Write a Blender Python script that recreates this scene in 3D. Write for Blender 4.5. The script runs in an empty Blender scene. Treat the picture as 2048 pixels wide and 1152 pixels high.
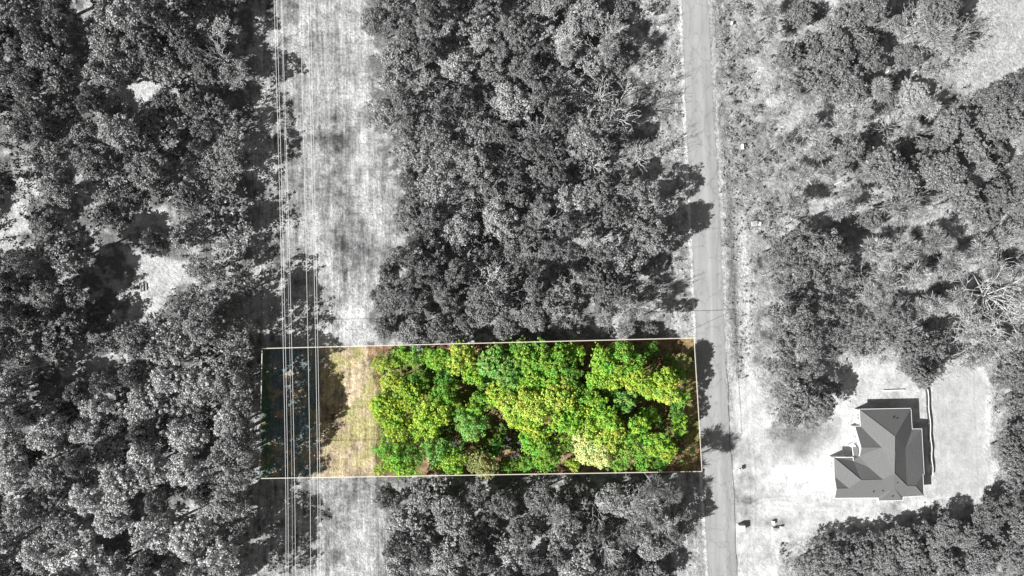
import bpy, math, random
import numpy as np
from mathutils import Vector

# ------------------------------------------------------------------ camera, sky, sun, exposure
C = bpy.data.collections.new("Place"); bpy.context.scene.collection.children.link(C)
scn = bpy.context.scene
H = 143.0                       # camera height above the ground (m)
S = 215.0 / 2048.0              # metres per photo pixel on the ground
def P(px, py, z=0.0):           # where a point seen in the photo stands, if it is z metres up
    k = S * (H - z) / H
    return Vector(((px - 1024) * k, (576 - py) * k, z))
def px_of(x, y, z=0.0):
    k = H / (H - z) / S
    return 1024 + x * k, 576 - y * k

cam_d = bpy.data.cameras.new("Camera"); cam = bpy.data.objects.new("Camera", cam_d); C.objects.link(cam)
cam.location = (0, 0, H); cam.rotation_euler = (0, 0, 0)
cam_d.sensor_width = 36; cam_d.lens = 18.0 / (107.5 / H); cam_d.clip_start = 1; cam_d.clip_end = 6000
scn.camera = cam

EL, AZ = math.radians(39), math.radians(25)       # shadows run right and a little up
sun_dir = Vector((math.cos(EL) * math.cos(AZ), math.cos(EL) * math.sin(AZ), -math.sin(EL)))
w = bpy.data.worlds.new("World"); scn.world = w; w.use_nodes = True
nt = w.node_tree; nt.nodes.clear()
sky = nt.nodes.new("ShaderNodeTexSky"); sky.sky_type = 'NISHITA'; sky.sun_disc = False
sky.sun_elevation = EL; sky.sun_rotation = math.atan2(-math.cos(AZ), -math.sin(AZ)) % (2 * math.pi)
bw = nt.nodes.new("ShaderNodeRGBToBW"); bg = nt.nodes.new("ShaderNodeBackground"); bg.inputs[1].default_value = 0.05
wo = nt.nodes.new("ShaderNodeOutputWorld")
nt.links.new(sky.outputs[0], bw.inputs[0]); nt.links.new(bw.outputs[0], bg.inputs[0]); nt.links.new(bg.outputs[0], wo.inputs[0])
sd = bpy.data.lights.new("Sun", 'SUN'); so = bpy.data.objects.new("Sun", sd); C.objects.link(so)
sd.energy = 4.6; sd.angle = math.radians(0.5); sd.color = (1, 0.995, 0.985)
so.rotation_euler = sun_dir.to_track_quat('-Z', 'Y').to_euler(); so.location = (-60, -30, 80)
scn.view_settings.view_transform = 'Standard'; scn.view_settings.look = 'None'
scn.view_settings.exposure = 0.88; scn.view_settings.gamma = 1.0

random.seed(5); RNG = np.random.default_rng(11)

# ------------------------------------------------------------------ helpers
def mesh_np(name, V, F, mat):
    """V (n,3); F (m,k) with k = 3 or 4"""
    V = np.asarray(V, dtype=np.float32); F = np.asarray(F, dtype=np.int32); k = F.shape[1]
    me = bpy.data.meshes.new(name)
    me.vertices.add(len(V)); me.vertices.foreach_set('co', V.ravel())
    me.loops.add(F.size); me.loops.foreach_set('vertex_index', F.ravel())
    me.polygons.add(len(F)); me.polygons.foreach_set('loop_start', np.arange(0, F.size, k, dtype=np.int32))
    me.polygons.foreach_set('loop_total', np.full(len(F), k, dtype=np.int32))
    me.update(calc_edges=True)
    if mat: me.materials.append(mat)
    return me
class MB:
    """collects simple solids into one mesh"""
    def __init__(s): s.v = []; s.f = []; s.m = []
    def add(s, vs, fs, mi=0):
        b = len(s.v); s.v += [tuple(v) for v in vs]; s.f += [tuple(i + b for i in f) for f in fs]; s.m += [mi] * len(fs)
    def box(s, c, d, rz=0, mi=0, taper=1.0):
        x, y, z = d[0] / 2, d[1] / 2, d[2] / 2; cr, sr = math.cos(rz), math.sin(rz); vs = []
        for k, (sx, sy, sz) in enumerate([(-1,-1,-1),(1,-1,-1),(1,1,-1),(-1,1,-1),(-1,-1,1),(1,-1,1),(1,1,1),(-1,1,1)]):
            t = taper if sz > 0 else 1
            a, b = sx * x * t, sy * y * t
            vs.append((c[0] + a * cr - b * sr, c[1] + a * sr + b * cr, c[2] + sz * z))
        s.add(vs, [(0,3,2,1),(4,5,6,7),(0,1,5,4),(1,2,6,5),(2,3,7,6),(3,0,4,7)], mi)
    def prism(s, poly, z0, z1, mi=0):
        n = len(poly)
        s.add([(x, y, z0) for x, y in poly] + [(x, y, z1) for x, y in poly],
              [tuple(range(n - 1, -1, -1)), tuple(range(n, 2 * n))] + [(i, (i + 1) % n, n + (i + 1) % n, n + i) for i in range(n)], mi)
    def tube(s, pts, rad, sides=6, mi=0):
        pts = [Vector(p) for p in pts]; rings = []
        for i, p in enumerate(pts):
            t = (pts[min(i + 1, len(pts) - 1)] - pts[max(i - 1, 0)]).normalized()
            a = t.orthogonal().normalized(); b = t.cross(a); r = rad[i] if hasattr(rad, '__len__') else rad
            rings.append([p + (a * math.cos(q) + b * math.sin(q)) * r for q in [2 * math.pi * k / sides for k in range(sides)]])
        fs = []
        for i in range(len(pts) - 1):
            for k in range(sides):
                k2 = (k + 1) % sides
                fs.append((i * sides + k, i * sides + k2, (i + 1) * sides + k2, (i + 1) * sides + k))
        fs += [tuple(range(sides - 1, -1, -1)), tuple((len(pts) - 1) * sides + k for k in range(sides))]
        s.add([v for r in rings for v in r], fs, mi)
    def mesh(s, name, mats, smooth=False, bevel=0):
        me = bpy.data.meshes.new(name); me.from_pydata(s.v, [], s.f); me.update()
        for m in (mats if isinstance(mats, list) else [mats]): me.materials.append(m)
        me.polygons.foreach_set('material_index', s.m)
        if smooth: me.polygons.foreach_set('use_smooth', [True] * len(s.f))
        return me
    def build(s, name, mats, parent=None, smooth=False, bevel=0):
        o = bpy.data.objects.new(name, s.mesh(name, mats, smooth)); C.objects.link(o); o.parent = parent
        if bevel:
            b = o.modifiers.new('Bevel', 'BEVEL'); b.width = bevel; b.segments = 2; b.limit_method = 'ANGLE'
        return o
def tag(o, label=None, cat=None, group=None, kind=None):
    if label: o['label'] = label
    if cat: o['category'] = cat
    if group: o['group'] = group
    if kind: o['kind'] = kind
    return o
def empty(name, loc, rz=0.0):
    o = bpy.data.objects.new(name, None); o.location = loc; o.rotation_euler = (0, 0, rz); o.empty_display_size = 0.5
    C.objects.link(o); return o

# numpy value noise
_tab = RNG.random((256, 256))
def vnoise(x, y, sc, ox=0):
    x = x / sc + 57.3 + ox; y = y / sc + 91.7 + ox * 1.7
    xi = np.floor(x).astype(int); yi = np.floor(y).astype(int); fx = x - xi; fy = y - yi
    fx = fx * fx * (3 - 2 * fx); fy = fy * fy * (3 - 2 * fy)
    a = _tab[xi % 256, yi % 256]; b = _tab[(xi + 1) % 256, yi % 256]; c = _tab[xi % 256, (yi + 1) % 256]; d = _tab[(xi + 1) % 256, (yi + 1) % 256]
    return (a * (1 - fx) + b * fx) * (1 - fy) + (c * (1 - fx) + d * fx) * fy
def fbm(x, y, sc, n=4, ox=0):
    t = 0; a = 1; tot = 0
    for i in range(n):
        t = t + a * vnoise(x, y, sc / 2 ** i, ox + i * 13.1); tot += a; a *= 0.6
    return t / tot
def sdist(X, Y, poly):
    """signed distance to polygon, positive inside"""
    poly = np.array(poly, float); inside = np.zeros(X.shape, bool); d = np.full(X.shape, 1e9)
    n = len(poly)
    for i in range(n):
        x1, y1 = poly[i]; x2, y2 = poly[(i + 1) % n]
        dx, dy = x2 - x1, y2 - y1; L = dx * dx + dy * dy + 1e-9
        t = np.clip(((X - x1) * dx + (Y - y1) * dy) / L, 0, 1)
        d = np.minimum(d, (X - x1 - t * dx) ** 2 + (Y - y1 - t * dy) ** 2)
        if y1 != y2:
            c = ((y1 > Y) != (y2 > Y)) & (X < (x2 - x1) * (Y - y1) / (y2 - y1) + x1)
            inside ^= c
    d = np.sqrt(d)
    return np.where(inside, d, -d)
def sm(d, a, b): 
    t = np.clip((d - a) / (b - a), 0, 1); return t * t * (3 - 2 * t)

# ------------------------------------------------------------------ materials
def newmat(name):
    m = bpy.data.materials.new(name); m.use_nodes = True
    return m, m.node_tree, m.node_tree.nodes["Principled BSDF"]
def N(nt, t, **kw):
    n = nt.nodes.new(t)
    for k, v in kw.items(): setattr(n, k, v)
    return n
def plain(name, col, rough=0.7, var=0.12, scale=3.0, bump=0.0, spec=0.3, metal=0.0, stretch=(1, 1, 1)):
    m, nt, b = newmat(name); L = nt.links
    tc = N(nt, "ShaderNodeTexCoord"); mp = N(nt, "ShaderNodeMapping"); mp.inputs['Scale'].default_value = stretch
    nz = N(nt, "ShaderNodeTexNoise"); nz.inputs['Scale'].default_value = scale; nz.inputs['Detail'].default_value = 6
    L.new(tc.outputs['Object'], mp.inputs[0]); L.new(mp.outputs[0], nz.inputs['Vector'])
    mr = N(nt, "ShaderNodeMapRange"); mr.inputs[1].default_value = 0.25; mr.inputs[2].default_value = 0.75
    mr.inputs[3].default_value = 1 - var; mr.inputs[4].default_value = 1 + var
    L.new(nz.outputs[0], mr.inputs[0])
    mx = N(nt, "ShaderNodeVectorMath", operation='SCALE'); mx.inputs[0].default_value = col[:3]
    L.new(mr.outputs[0], mx.inputs['Scale']); L.new(mx.outputs[0], b.inputs['Base Color'])
    b.inputs['Roughness'].default_value = rough; b.inputs['Specular IOR Level'].default_value = spec; b.inputs['Metallic'].default_value = metal
    if bump:
        bp = N(nt, "ShaderNodeBump"); bp.inputs['Strength'].default_value = 1; bp.inputs['Distance'].default_value = bump
        L.new(nz.outputs[0], bp.inputs['Height']); L.new(bp.outputs[0], b.inputs['Normal'])
    return m
def g(v): return (v, v, v)

# leaves: object colour, varied leaf by leaf and clump by clump
def leafmat(name, spread=0.35):
    m, nt, b = newmat(name); L = nt.links
    oi = N(nt, "ShaderNodeObjectInfo"); ge = N(nt, "ShaderNodeNewGeometry"); tc = N(nt, "ShaderNodeTexCoord")
    nz = N(nt, "ShaderNodeTexNoise"); nz.inputs['Scale'].default_value = 0.9; nz.inputs['Detail'].default_value = 2
    L.new(tc.outputs['Object'], nz.inputs['Vector'])
    r = N(nt, "ShaderNodeMapRange"); r.inputs[3].default_value = 1 - spread; r.inputs[4].default_value = 1 + spread
    L.new(ge.outputs['Random Per Island'], r.inputs[0])
    r2 = N(nt, "ShaderNodeMapRange"); r2.inputs[1].default_value = .3; r2.inputs[2].default_value = .7; r2.inputs[3].default_value = .78; r2.inputs[4].default_value = 1.22
    L.new(nz.outputs[0], r2.inputs[0])
    mu = N(nt, "ShaderNodeMath", operation='MULTIPLY'); L.new(r.outputs[0], mu.inputs[0]); L.new(r2.outputs[0], mu.inputs[1])
    hs = N(nt, "ShaderNodeHueSaturation"); n5 = N(nt, "ShaderNodeTexNoise"); n5.inputs['Scale'].default_value = 0.55; n5.inputs['Detail'].default_value = 3
    L.new(ge.outputs['Position'], n5.inputs['Vector']); r5 = N(nt, "ShaderNodeMapRange"); r5.inputs[1].default_value = .3; r5.inputs[2].default_value = .7; r5.inputs[3].default_value = .455; r5.inputs[4].default_value = .535
    L.new(n5.outputs[0], r5.inputs[0]); L.new(r5.outputs[0], hs.inputs['Hue']); hs.inputs['Saturation'].default_value = .90; L.new(oi.outputs['Color'], hs.inputs['Color'])
    sc = N(nt, "ShaderNodeVectorMath", operation='SCALE'); L.new(hs.outputs[0], sc.inputs[0]); L.new(mu.outputs[0], sc.inputs['Scale'])
    L.new(sc.outputs[0], b.inputs['Base Color']); b.inputs['Roughness'].default_value = 0.5; b.inputs['Specular IOR Level'].default_value = 0.25
    tr = N(nt, "ShaderNodeBsdfTranslucent"); L.new(sc.outputs[0], tr.inputs[0])
    mx = N(nt, "ShaderNodeMixShader"); mx.inputs[0].default_value = 0.14
    L.new(b.outputs[0], mx.inputs[1]); L.new(tr.outputs[0], mx.inputs[2])
    L.new(mx.outputs[0], nt.nodes["Material Output"].inputs[0])
    return m
M_leaf = leafmat("leaf", 0.4)
M_twig = leafmat("fine_twigs", 0.6)
def barkmat():
    m, nt, b = newmat("bark"); L = nt.links
    oi = N(nt, "ShaderNodeObjectInfo"); tc = N(nt, "ShaderNodeTexCoord")
    nz = N(nt, "ShaderNodeTexNoise"); nz.inputs['Scale'].default_value = 5; nz.inputs['Detail'].default_value = 6
    L.new(tc.outputs['Object'], nz.inputs['Vector'])
    r = N(nt, "ShaderNodeMapRange"); r.inputs[1].default_value = .3; r.inputs[2].default_value = .7; r.inputs[3].default_value = .7; r.inputs[4].default_value = 1.25
    L.new(nz.outputs[0], r.inputs[0])
    sc = N(nt, "ShaderNodeVectorMath", operation='SCALE'); L.new(oi.outputs['Color'], sc.inputs[0]); L.new(r.outputs[0], sc.inputs['Scale'])
    L.new(sc.outputs[0], b.inputs['Base Color']); b.inputs['Roughness'].default_value = 0.9
    return m
M_bark = barkmat()

def groundmat(name, bump=0.12, contrast=0.45, streak=False):
    m, nt, b = newmat(name); L = nt.links
    at = N(nt, "ShaderNodeAttribute", attribute_name="Col"); tc = N(nt, "ShaderNodeTexCoord")
    nz = N(nt, "ShaderNodeTexNoise"); nz.inputs['Scale'].default_value = 1.7; nz.inputs['Detail'].default_value = 8; nz.inputs['Roughness'].default_value = 0.75
    L.new(tc.outputs['Object'], nz.inputs['Vector'])
    mp = N(nt, "ShaderNodeMapping"); mp.inputs['Scale'].default_value = (2.2, 0.16, 1); mp.inputs['Rotation'].default_value = (0, 0, math.radians(1.2))
    st = N(nt, "ShaderNodeTexNoise"); st.inputs['Scale'].default_value = 1.0; st.inputs['Detail'].default_value = 5; st.inputs['Roughness'].default_value = 0.7
    L.new(tc.outputs['Object'], mp.inputs[0]); L.new(mp.outputs[0], st.inputs['Vector'])
    r = N(nt, "ShaderNodeMapRange"); r.inputs[1].default_value = .33; r.inputs[2].default_value = .67; r.inputs[3].default_value = 1 - contrast; r.inputs[4].default_value = 1 + contrast
    L.new(nz.outputs[0], r.inputs[0])
    r2 = N(nt, "ShaderNodeMapRange"); r2.inputs[1].default_value = .3; r2.inputs[2].default_value = .7; r2.inputs[3].default_value = .62; r2.inputs[4].default_value = 1.32
    L.new(st.outputs[0], r2.inputs[0])
    one = N(nt, "ShaderNodeMix"); one.data_type = 'FLOAT'; one.inputs[2].default_value = 1.0
    L.new(at.outputs['Alpha'], one.inputs[0]); L.new(r2.outputs[0], one.inputs[3])
    mu = N(nt, "ShaderNodeMath", operation='MULTIPLY'); L.new(r.outputs[0], mu.inputs[0]); L.new(one.outputs[0], mu.inputs[1])
    # smooth (sand) areas keep less of the speckle: rough = attribute "Rough"
    ar = N(nt, "ShaderNodeAttribute", attribute_name="Rough")
    mm = N(nt, "ShaderNodeMix"); mm.data_type = 'FLOAT'; mm.inputs[2].default_value = 1.0
    L.new(ar.outputs['Fac'], mm.inputs[0]); L.new(mu.outputs[0], mm.inputs[3])
    sc = N(nt, "ShaderNodeVectorMath", operation='SCALE'); L.new(at.outputs['Color'], sc.inputs[0]); L.new(mm.outputs[0], sc.inputs['Scale'])
    L.new(sc.outputs[0], b.inputs['Base Color']); b.inputs['Roughness'].default_value = 0.95; b.inputs['Specular IOR Level'].default_value = 0.1
    bm = N(nt, "ShaderNodeMath", operation='MULTIPLY'); L.new(nz.outputs[0], bm.inputs[0]); L.new(ar.outputs['Fac'], bm.inputs[1])
    bp = N(nt, "ShaderNodeBump"); bp.inputs['Strength'].default_value = 1.0; bp.inputs['Distance'].default_value = bump * 6
    L.new(bm.outputs[0], bp.inputs['Height']); L.new(bp.outputs[0], b.inputs['Normal'])
    return m
M_ground = groundmat("soil_and_grass")

# ------------------------------------------------------------------ where things are (photo pixels on the ground)
LOT = [(524, 697), (1388, 676), (1404, 943), (519, 957)]
roadL = [(-400, 1347), (0, 1364), (250, 1373), (384, 1380), (768, 1397), (940, 1405), (1152, 1417), (1500, 1436)]
roadR = [(-400, 1396), (0, 1416), (250, 1428), (384, 1437), (768, 1453), (940, 1463), (1152, 1474), (1500, 1493)]
stripL = [(-400, 495), (0, 505), (400, 505), (700, 505), (1152, 500), (1500, 500)]
stripR = [(-400, 725), (0, 733), (60, 745), (90, 740), (240, 748), (300, 757), (340, 778), (500, 780), (560, 760), (630, 740), (690, 735), (800, 752), (960, 752), (1050, 775), (1152, 790), (1500, 800)]
def interp(tab, y):
    ys = [a for a, b in tab]; xs = [b for a, b in tab]; return np.interp(y, ys, xs)
SAND = [(1462, 790), (1490, 735), (1530, 800), (1545, 880), (1640, 860), (1660, 790), (1700, 735), (1790, 720), (1850, 770), (1866, 760), (1880, 730), (1950, 715), (1985, 770), (1975, 900), (1990, 960), (1960, 1005),
        (1880, 1000), (1840, 1030), (1740, 1050), (1640, 1060), (1560, 1090), (1545, 1180), (1478, 1180), (1465, 900)]
FIELD = [(1866, 760), (1880, 730), (1950, 715), (1975, 770), (1968, 900), (1978, 960), (1950, 1000), (1870, 990)]
CLEAR_W = [[(222, 190), (262, 165), (300, 140), (315, 160), (300, 200), (275, 218), (260, 205), (240, 200)],
           [(-30, 500), (-20, 440), (15, 400), (60, 355), (80, 365), (55, 420), (40, 500), (0, 510)],
           [(232, 488), (300, 510), (380, 520), (385, 565), (330, 580), (312, 640), (255, 650), (262, 590), (270, 540)],
           [(122, 745), (160, 722), (250, 700), (262, 712), (190, 745), (140, 760)],
           [(270, 425), (335, 410), (345, 460), (270, 450)], [(130, 310), (185, 305), (190, 375), (150, 370)], [(40, 360), (90, 355), (80, 385), (50, 395)],
           [(-30, 985), (55, 975), (45, 1000), (-30, 1010)], [(330, 1020), (400, 1000), (370, 1045), (330, 1045)]]
CLEAR_E = [[(1560, 230), (1700, 205), (1840, 150), (1900, 190), (1830, 240), (1720, 260), (1600, 300)], [(1900, -60), (2200, -60), (2200, 150), (1990, 180), (1900, 170), (1960, 60)],
           [(1620, 380), (1760, 370), (1750, 420), (1640, 440)], [(1640, 740), (1780, 710), (1760, 770), (1690, 800)]]

def ground_colour(X, Y):
    """albedo, streak mask and roughness mask of the ground at photo pixel (X, Y)"""
    n1 = fbm(X, Y, 60, 4); n2 = fbm(X, Y, 22, 4, 31); n3 = fbm(X, Y, 9, 3, 77); wob = (n2 - 0.5) * 30
    v = 0.20 + 0.34 * sm(n2 * .6 + n3 * .5, 0.47, 0.72)                     # leaf litter and thin grass between trees
    tintr = np.ones(X.shape); tintg = np.ones(X.shape); tintb = np.ones(X.shape)
    streak = np.zeros(X.shape); rough = np.ones(X.shape)
    def lay(mask, val):
        nonlocal v; v = v * (1 - mask) + val * mask
    # open brush on the right
    east = sm(X - interp(roadR, Y), -2, 6); lay(east, 0.37 + 0.5 * (n1 - .5) + 0.45 * (n2 - 0.5) + 0.5 * (n3 - .5))
    # mown strip
    dl = X - interp(stripL, Y) + wob * .3; dr = interp(stripR, Y) - X + wob * .5
    ms = sm(dl, -6, 6) * sm(dr, -4, 5)
    n0 = fbm(X, Y * .8, 110, 3, 55); ns = fbm(X * 1.0, Y * .07, 7, 3, 91)
    gv = 0.40 + 0.30 * (n0 - .5) + 0.42 * (n1 - .5) + 0.45 * (n2 - .5) + 0.35 * (n3 - .5) + .42 * (ns - .5)
    for cx, cy, rx, ry, a in [(668, 284, 40, 27, .17), (670, 350, 60, 26, .08), (600, 300, 22, 40, -.04), (690, 600, 40, 60, -.05), (640, 160, 60, 70, .04), (560, 480, 30, 90, .10), (655, 480, 50, 50, .03),
                             (690, 1110, 40, 30, .14), (640, 1050, 40, 60, .07), (720, 230, 14, 200, -.10), (745, 420, 20, 100, -.10), (720, 600, 22, 60, -.12), (735, 1050, 14, 110, -.10), (680, 670, 50, 18, -.12), (735, 70, 40, 10, -.14), (590, 345, 22, 26, -.12)]:
        gv = gv - a * np.exp(-(((X - cx) / rx) ** 2 + ((Y - cy) / ry) ** 2) ** 1.5)
    lay(ms, gv); streak = np.maximum(streak, ms)
    # verges
    wl = interp(roadL, Y) - X
    vg = sm(wl, -3, 4) * (1 - sm(wl, 58, 78)) * 1.0
    lay(vg, 0.40 + 0.5 * (n2 - .5) + 0.5 * (n3 - .5)); streak = np.maximum(streak, vg * .8)
    b = np.exp(-((wl - 3.5) / 3.2) ** 2); lay(b * (0.55 + .45 * sm(n3, .3, .5)), 0.80)
    wr = X - interp(roadR, Y)
    vr = sm(wr, -3, 3) * (1 - sm(wr, 60, 90)); lay(vr * (1 - sm(Y, 740, 800)), 0.34 + 0.45 * (n2 - .5) + 0.5 * (n3 - .5)); streak = np.maximum(streak, vr * .7)
    b = np.exp(-((wr - 5.0) / 4.5) ** 2); lay(b * .75 * (1 - .5 * sm(Y, 740, 800)), 0.55 + .3 * (n3 - .5))
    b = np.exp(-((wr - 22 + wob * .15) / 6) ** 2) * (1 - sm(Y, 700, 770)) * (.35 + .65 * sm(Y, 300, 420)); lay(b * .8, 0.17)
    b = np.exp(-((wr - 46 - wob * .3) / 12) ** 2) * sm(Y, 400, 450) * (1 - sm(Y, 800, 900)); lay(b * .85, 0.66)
    # sandy soil
    sdn = sdist(X, Y, SAND) + wob * .9
    ss = sm(sdn, -12, 8); lay(ss, 0.52 - 0.55 * np.clip(n1 - .46, 0, 1) + .32 * (n3 - .5) + .3 * (n2 - .5)); rough = rough * (1 - .65 * ss); streak *= (1 - ss)
    b = sm(sdn, -55, 0) * (1 - ss) * east * sm(Y, 650, 740); lay(b * .6, 0.52 + .5 * (n3 - .5))
    sf = sm(sdist(X, Y, FIELD) + wob * .3, -2, 6); lay(sf, 0.42 + .16 * (n2 - .5) + .16 * (n3 - .5)); rough = rough * (1 - sf) + .25 * sf
    for cx, cy, rx, ry, a in [(1600, 870, 60, 26, -.22), (1560, 900, 40, 20, -.10), (1640, 960, 26, 30, .2), (1580, 950, 40, 20, .2), (1500, 1000, 26, 10, -.18), (1560, 1045, 30, 10, -.25)]:
        v = np.clip(v + a * np.exp(-(((X - cx) / rx) ** 2 + ((Y - cy) / ry) ** 2)) * (1 + 2 * (n3 - .5)), .08, .92)
    # wheel ruts of the drive
    for yy, a in [(1008, .10), (1018, .10), (1030, .06)]:
        v = v - a * np.exp(-((Y - yy - 0.03 * (X - 1600) - 6 * np.sin(X / 60)) / 1.6) ** 2) * sm(X, 1475, 1500) * (1 - sm(X, 1660, 1740)) * sm(n3, .35, .6)
    for cx, cy, R_, a0, a1, a in [(1475, 1065, 62, -1.5, -.5, .08), (1475, 1065, 71, -1.5, -.5, .07), (1560, 1120, 120, -2.2, -1.2, .10), (1560, 1120, 128, -2.2, -1.2, .10), (1650, 900, 120, 2.2, 3.4, .09), (1650, 900, 129, 2.2, 3.4, .09)]:
        an = np.arctan2(Y - cy, X - cx); d_ = np.hypot(X - cx, Y - cy) - R_ - wob * .12
        v = v - a * np.exp(-(d_ / 1.7) ** 2) * sm(an, a0, a0 + .25) * (1 - sm(an, a1 - .25, a1)) * (.4 + n3)
    for xx, a in [(1497, .10), (1508, .10), (1880, .05), (1889, .05), (1952, .08)]:
        v = v - a * np.exp(-((X - xx - 4 * np.sin(Y / 70)) / 1.6) ** 2) * ss * sm(n3, .3, .55)
    for p in CLEAR_W: c = sm(sdist(X, Y, p) + wob * .5, -6, 5); lay(c, 0.54 + .4 * (n3 - .5) + .3 * (n2 - .5)); rough = rough * (1 - .2 * c)
    for p in CLEAR_E: c = sm(sdist(X, Y, p) + wob * .8, -14, 10); lay(c, 0.50 + .4 * (n3 - .5))
    # the coloured lot
    lot = sm(sdist(X, Y, LOT), -1.5, 1.5)
    v = np.clip(v, 0.06, 0.86)
    R = v.copy(); G = v.copy(); B = v.copy()
    def tint(mask, r, gg, bb):
        nonlocal R, G, B
        R = R * (1 - mask) + r * mask; G = G * (1 - mask) + gg * mask; B = B * (1 - mask) + bb * mask
    k = (0.75 + .5 * n3)
    wild = lot * (1 - ms)
    tint(wild, .24 * k * (0.6 + n2), .15 * k * (.6 + n2), .09 * k * (.6 + n2))                       # red-brown leaf litter
    lit = wild * sm(n3 + n1 * .4, .62, .85); tint(lit, .45, .31, .19)
    gr = wild * sm(n1, .50, .62); tint(gr * .7, .16 * k, .22 * k, .05 * k)
    gs = lot * ms; tint(gs, np.clip(v * 1.5, 0, .8), v * 1.2, v * .82)                                               # straw-coloured mown grass
    yg = gs * sm(n1 * .7 + n2 * .5, .55, .72) * .7; tint(yg, .42 * k, .40 * k, .14 * k)
    west = lot * (1 - sm(X + wob * 2.2, 600, 660)); tint(west, .20 * k, .27 * k, .29 * k)              # bluish tint of the wood's shade, painted into the ground colour
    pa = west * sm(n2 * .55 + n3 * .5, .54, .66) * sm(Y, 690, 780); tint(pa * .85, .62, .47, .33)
    ge = lot * np.exp(-((X - 532) / 9) ** 2) * sm(n1, .35, .5); tint(ge * .6, .09, .20, .03)
    er = lot * np.exp(-((X - 1378) / 16) ** 2) * sm(n2, .35, .6); tint(er * .8, .42, .36, .14)
    rough = np.maximum(rough, lot)
    far = sm(np.maximum(np.abs(X - 1024) - 1180, np.abs(Y - 576) - 700), 0, 260)          # plain scrub beyond the modelled woods
    tint(far, .26, .26, .26); streak = streak * (1 - far)
    return np.stack([R, G, B, streak], -1), rough

# ------------------------------------------------------------------ ground, one sheet to the horizon
def sheet(name, mask_fn, z, full=False, step=0.27):
    xs = np.arange(-116, 116.01, step); ys = np.arange(-68, 68.01, step)
    if full:
        out = np.array([120, 126, 135, 150, 180, 240, 400, 800, 1600, 3000.])
        xs = np.concatenate([-out[::-1], xs, out]); ys = np.concatenate([-(out[::-1] - 45), ys, out - 45])
    X, Y = np.meshgrid(xs, ys); PX = 1024 + X / S; PY = 576 - Y / S
    nx, ny = len(xs), len(ys); idx = np.arange(nx * ny).reshape(ny, nx)
    F = np.stack([idx[:-1, :-1], idx[:-1, 1:], idx[1:, 1:], idx[1:, :-1]], -1).reshape(-1, 4)
    rel = 0.10 * (fbm(X * 9, Y * 9, 60, 3) - .5) * (1 if full else 1)
    V = np.stack([X, Y, rel * 0 + z], -1).reshape(-1, 3)
    if mask_fn is not None:
        keep = mask_fn(PX, PY).ravel(); fk = keep[F].all(1); F = F[fk]
        used = np.unique(F); mp = np.full(nx * ny, -1); mp[used] = np.arange(len(used)); F = mp[F]; V = V[used]
        pxs, pys = PX.ravel()[used], PY.ravel()[used]
    else: pxs, pys = PX.ravel(), PY.ravel()
    me = mesh_np(name, V, F, M_ground)
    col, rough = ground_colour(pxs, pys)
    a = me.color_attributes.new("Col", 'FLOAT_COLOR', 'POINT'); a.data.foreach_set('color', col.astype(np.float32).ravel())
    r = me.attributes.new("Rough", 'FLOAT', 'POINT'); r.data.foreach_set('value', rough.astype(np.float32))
    o = bpy.data.objects.new(name, me); C.objects.link(o); tag(o, kind='structure'); return o
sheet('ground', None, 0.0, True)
def strip_mask(X, Y):
    n2 = fbm(X, Y, 22, 4, 31); wob = (n2 - .5) * 30
    return (X - interp(stripL, Y) + wob * .3 > 0) & (interp(stripR, Y) - X + wob * .5 > 0)
tag(sheet('grass_strip', strip_mask, 0.004), 'mown strip of dry grass under the power lines', 'grass strip')
def sand_mask(X, Y):
    n2 = fbm(X, Y, 22, 4, 31); return sdist(X, Y, SAND) + (n2 - .5) * 27 > -2
tag(sheet('sandy_soil', sand_mask, 0.004), 'bare pale sandy soil around the new house', 'soil')

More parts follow.
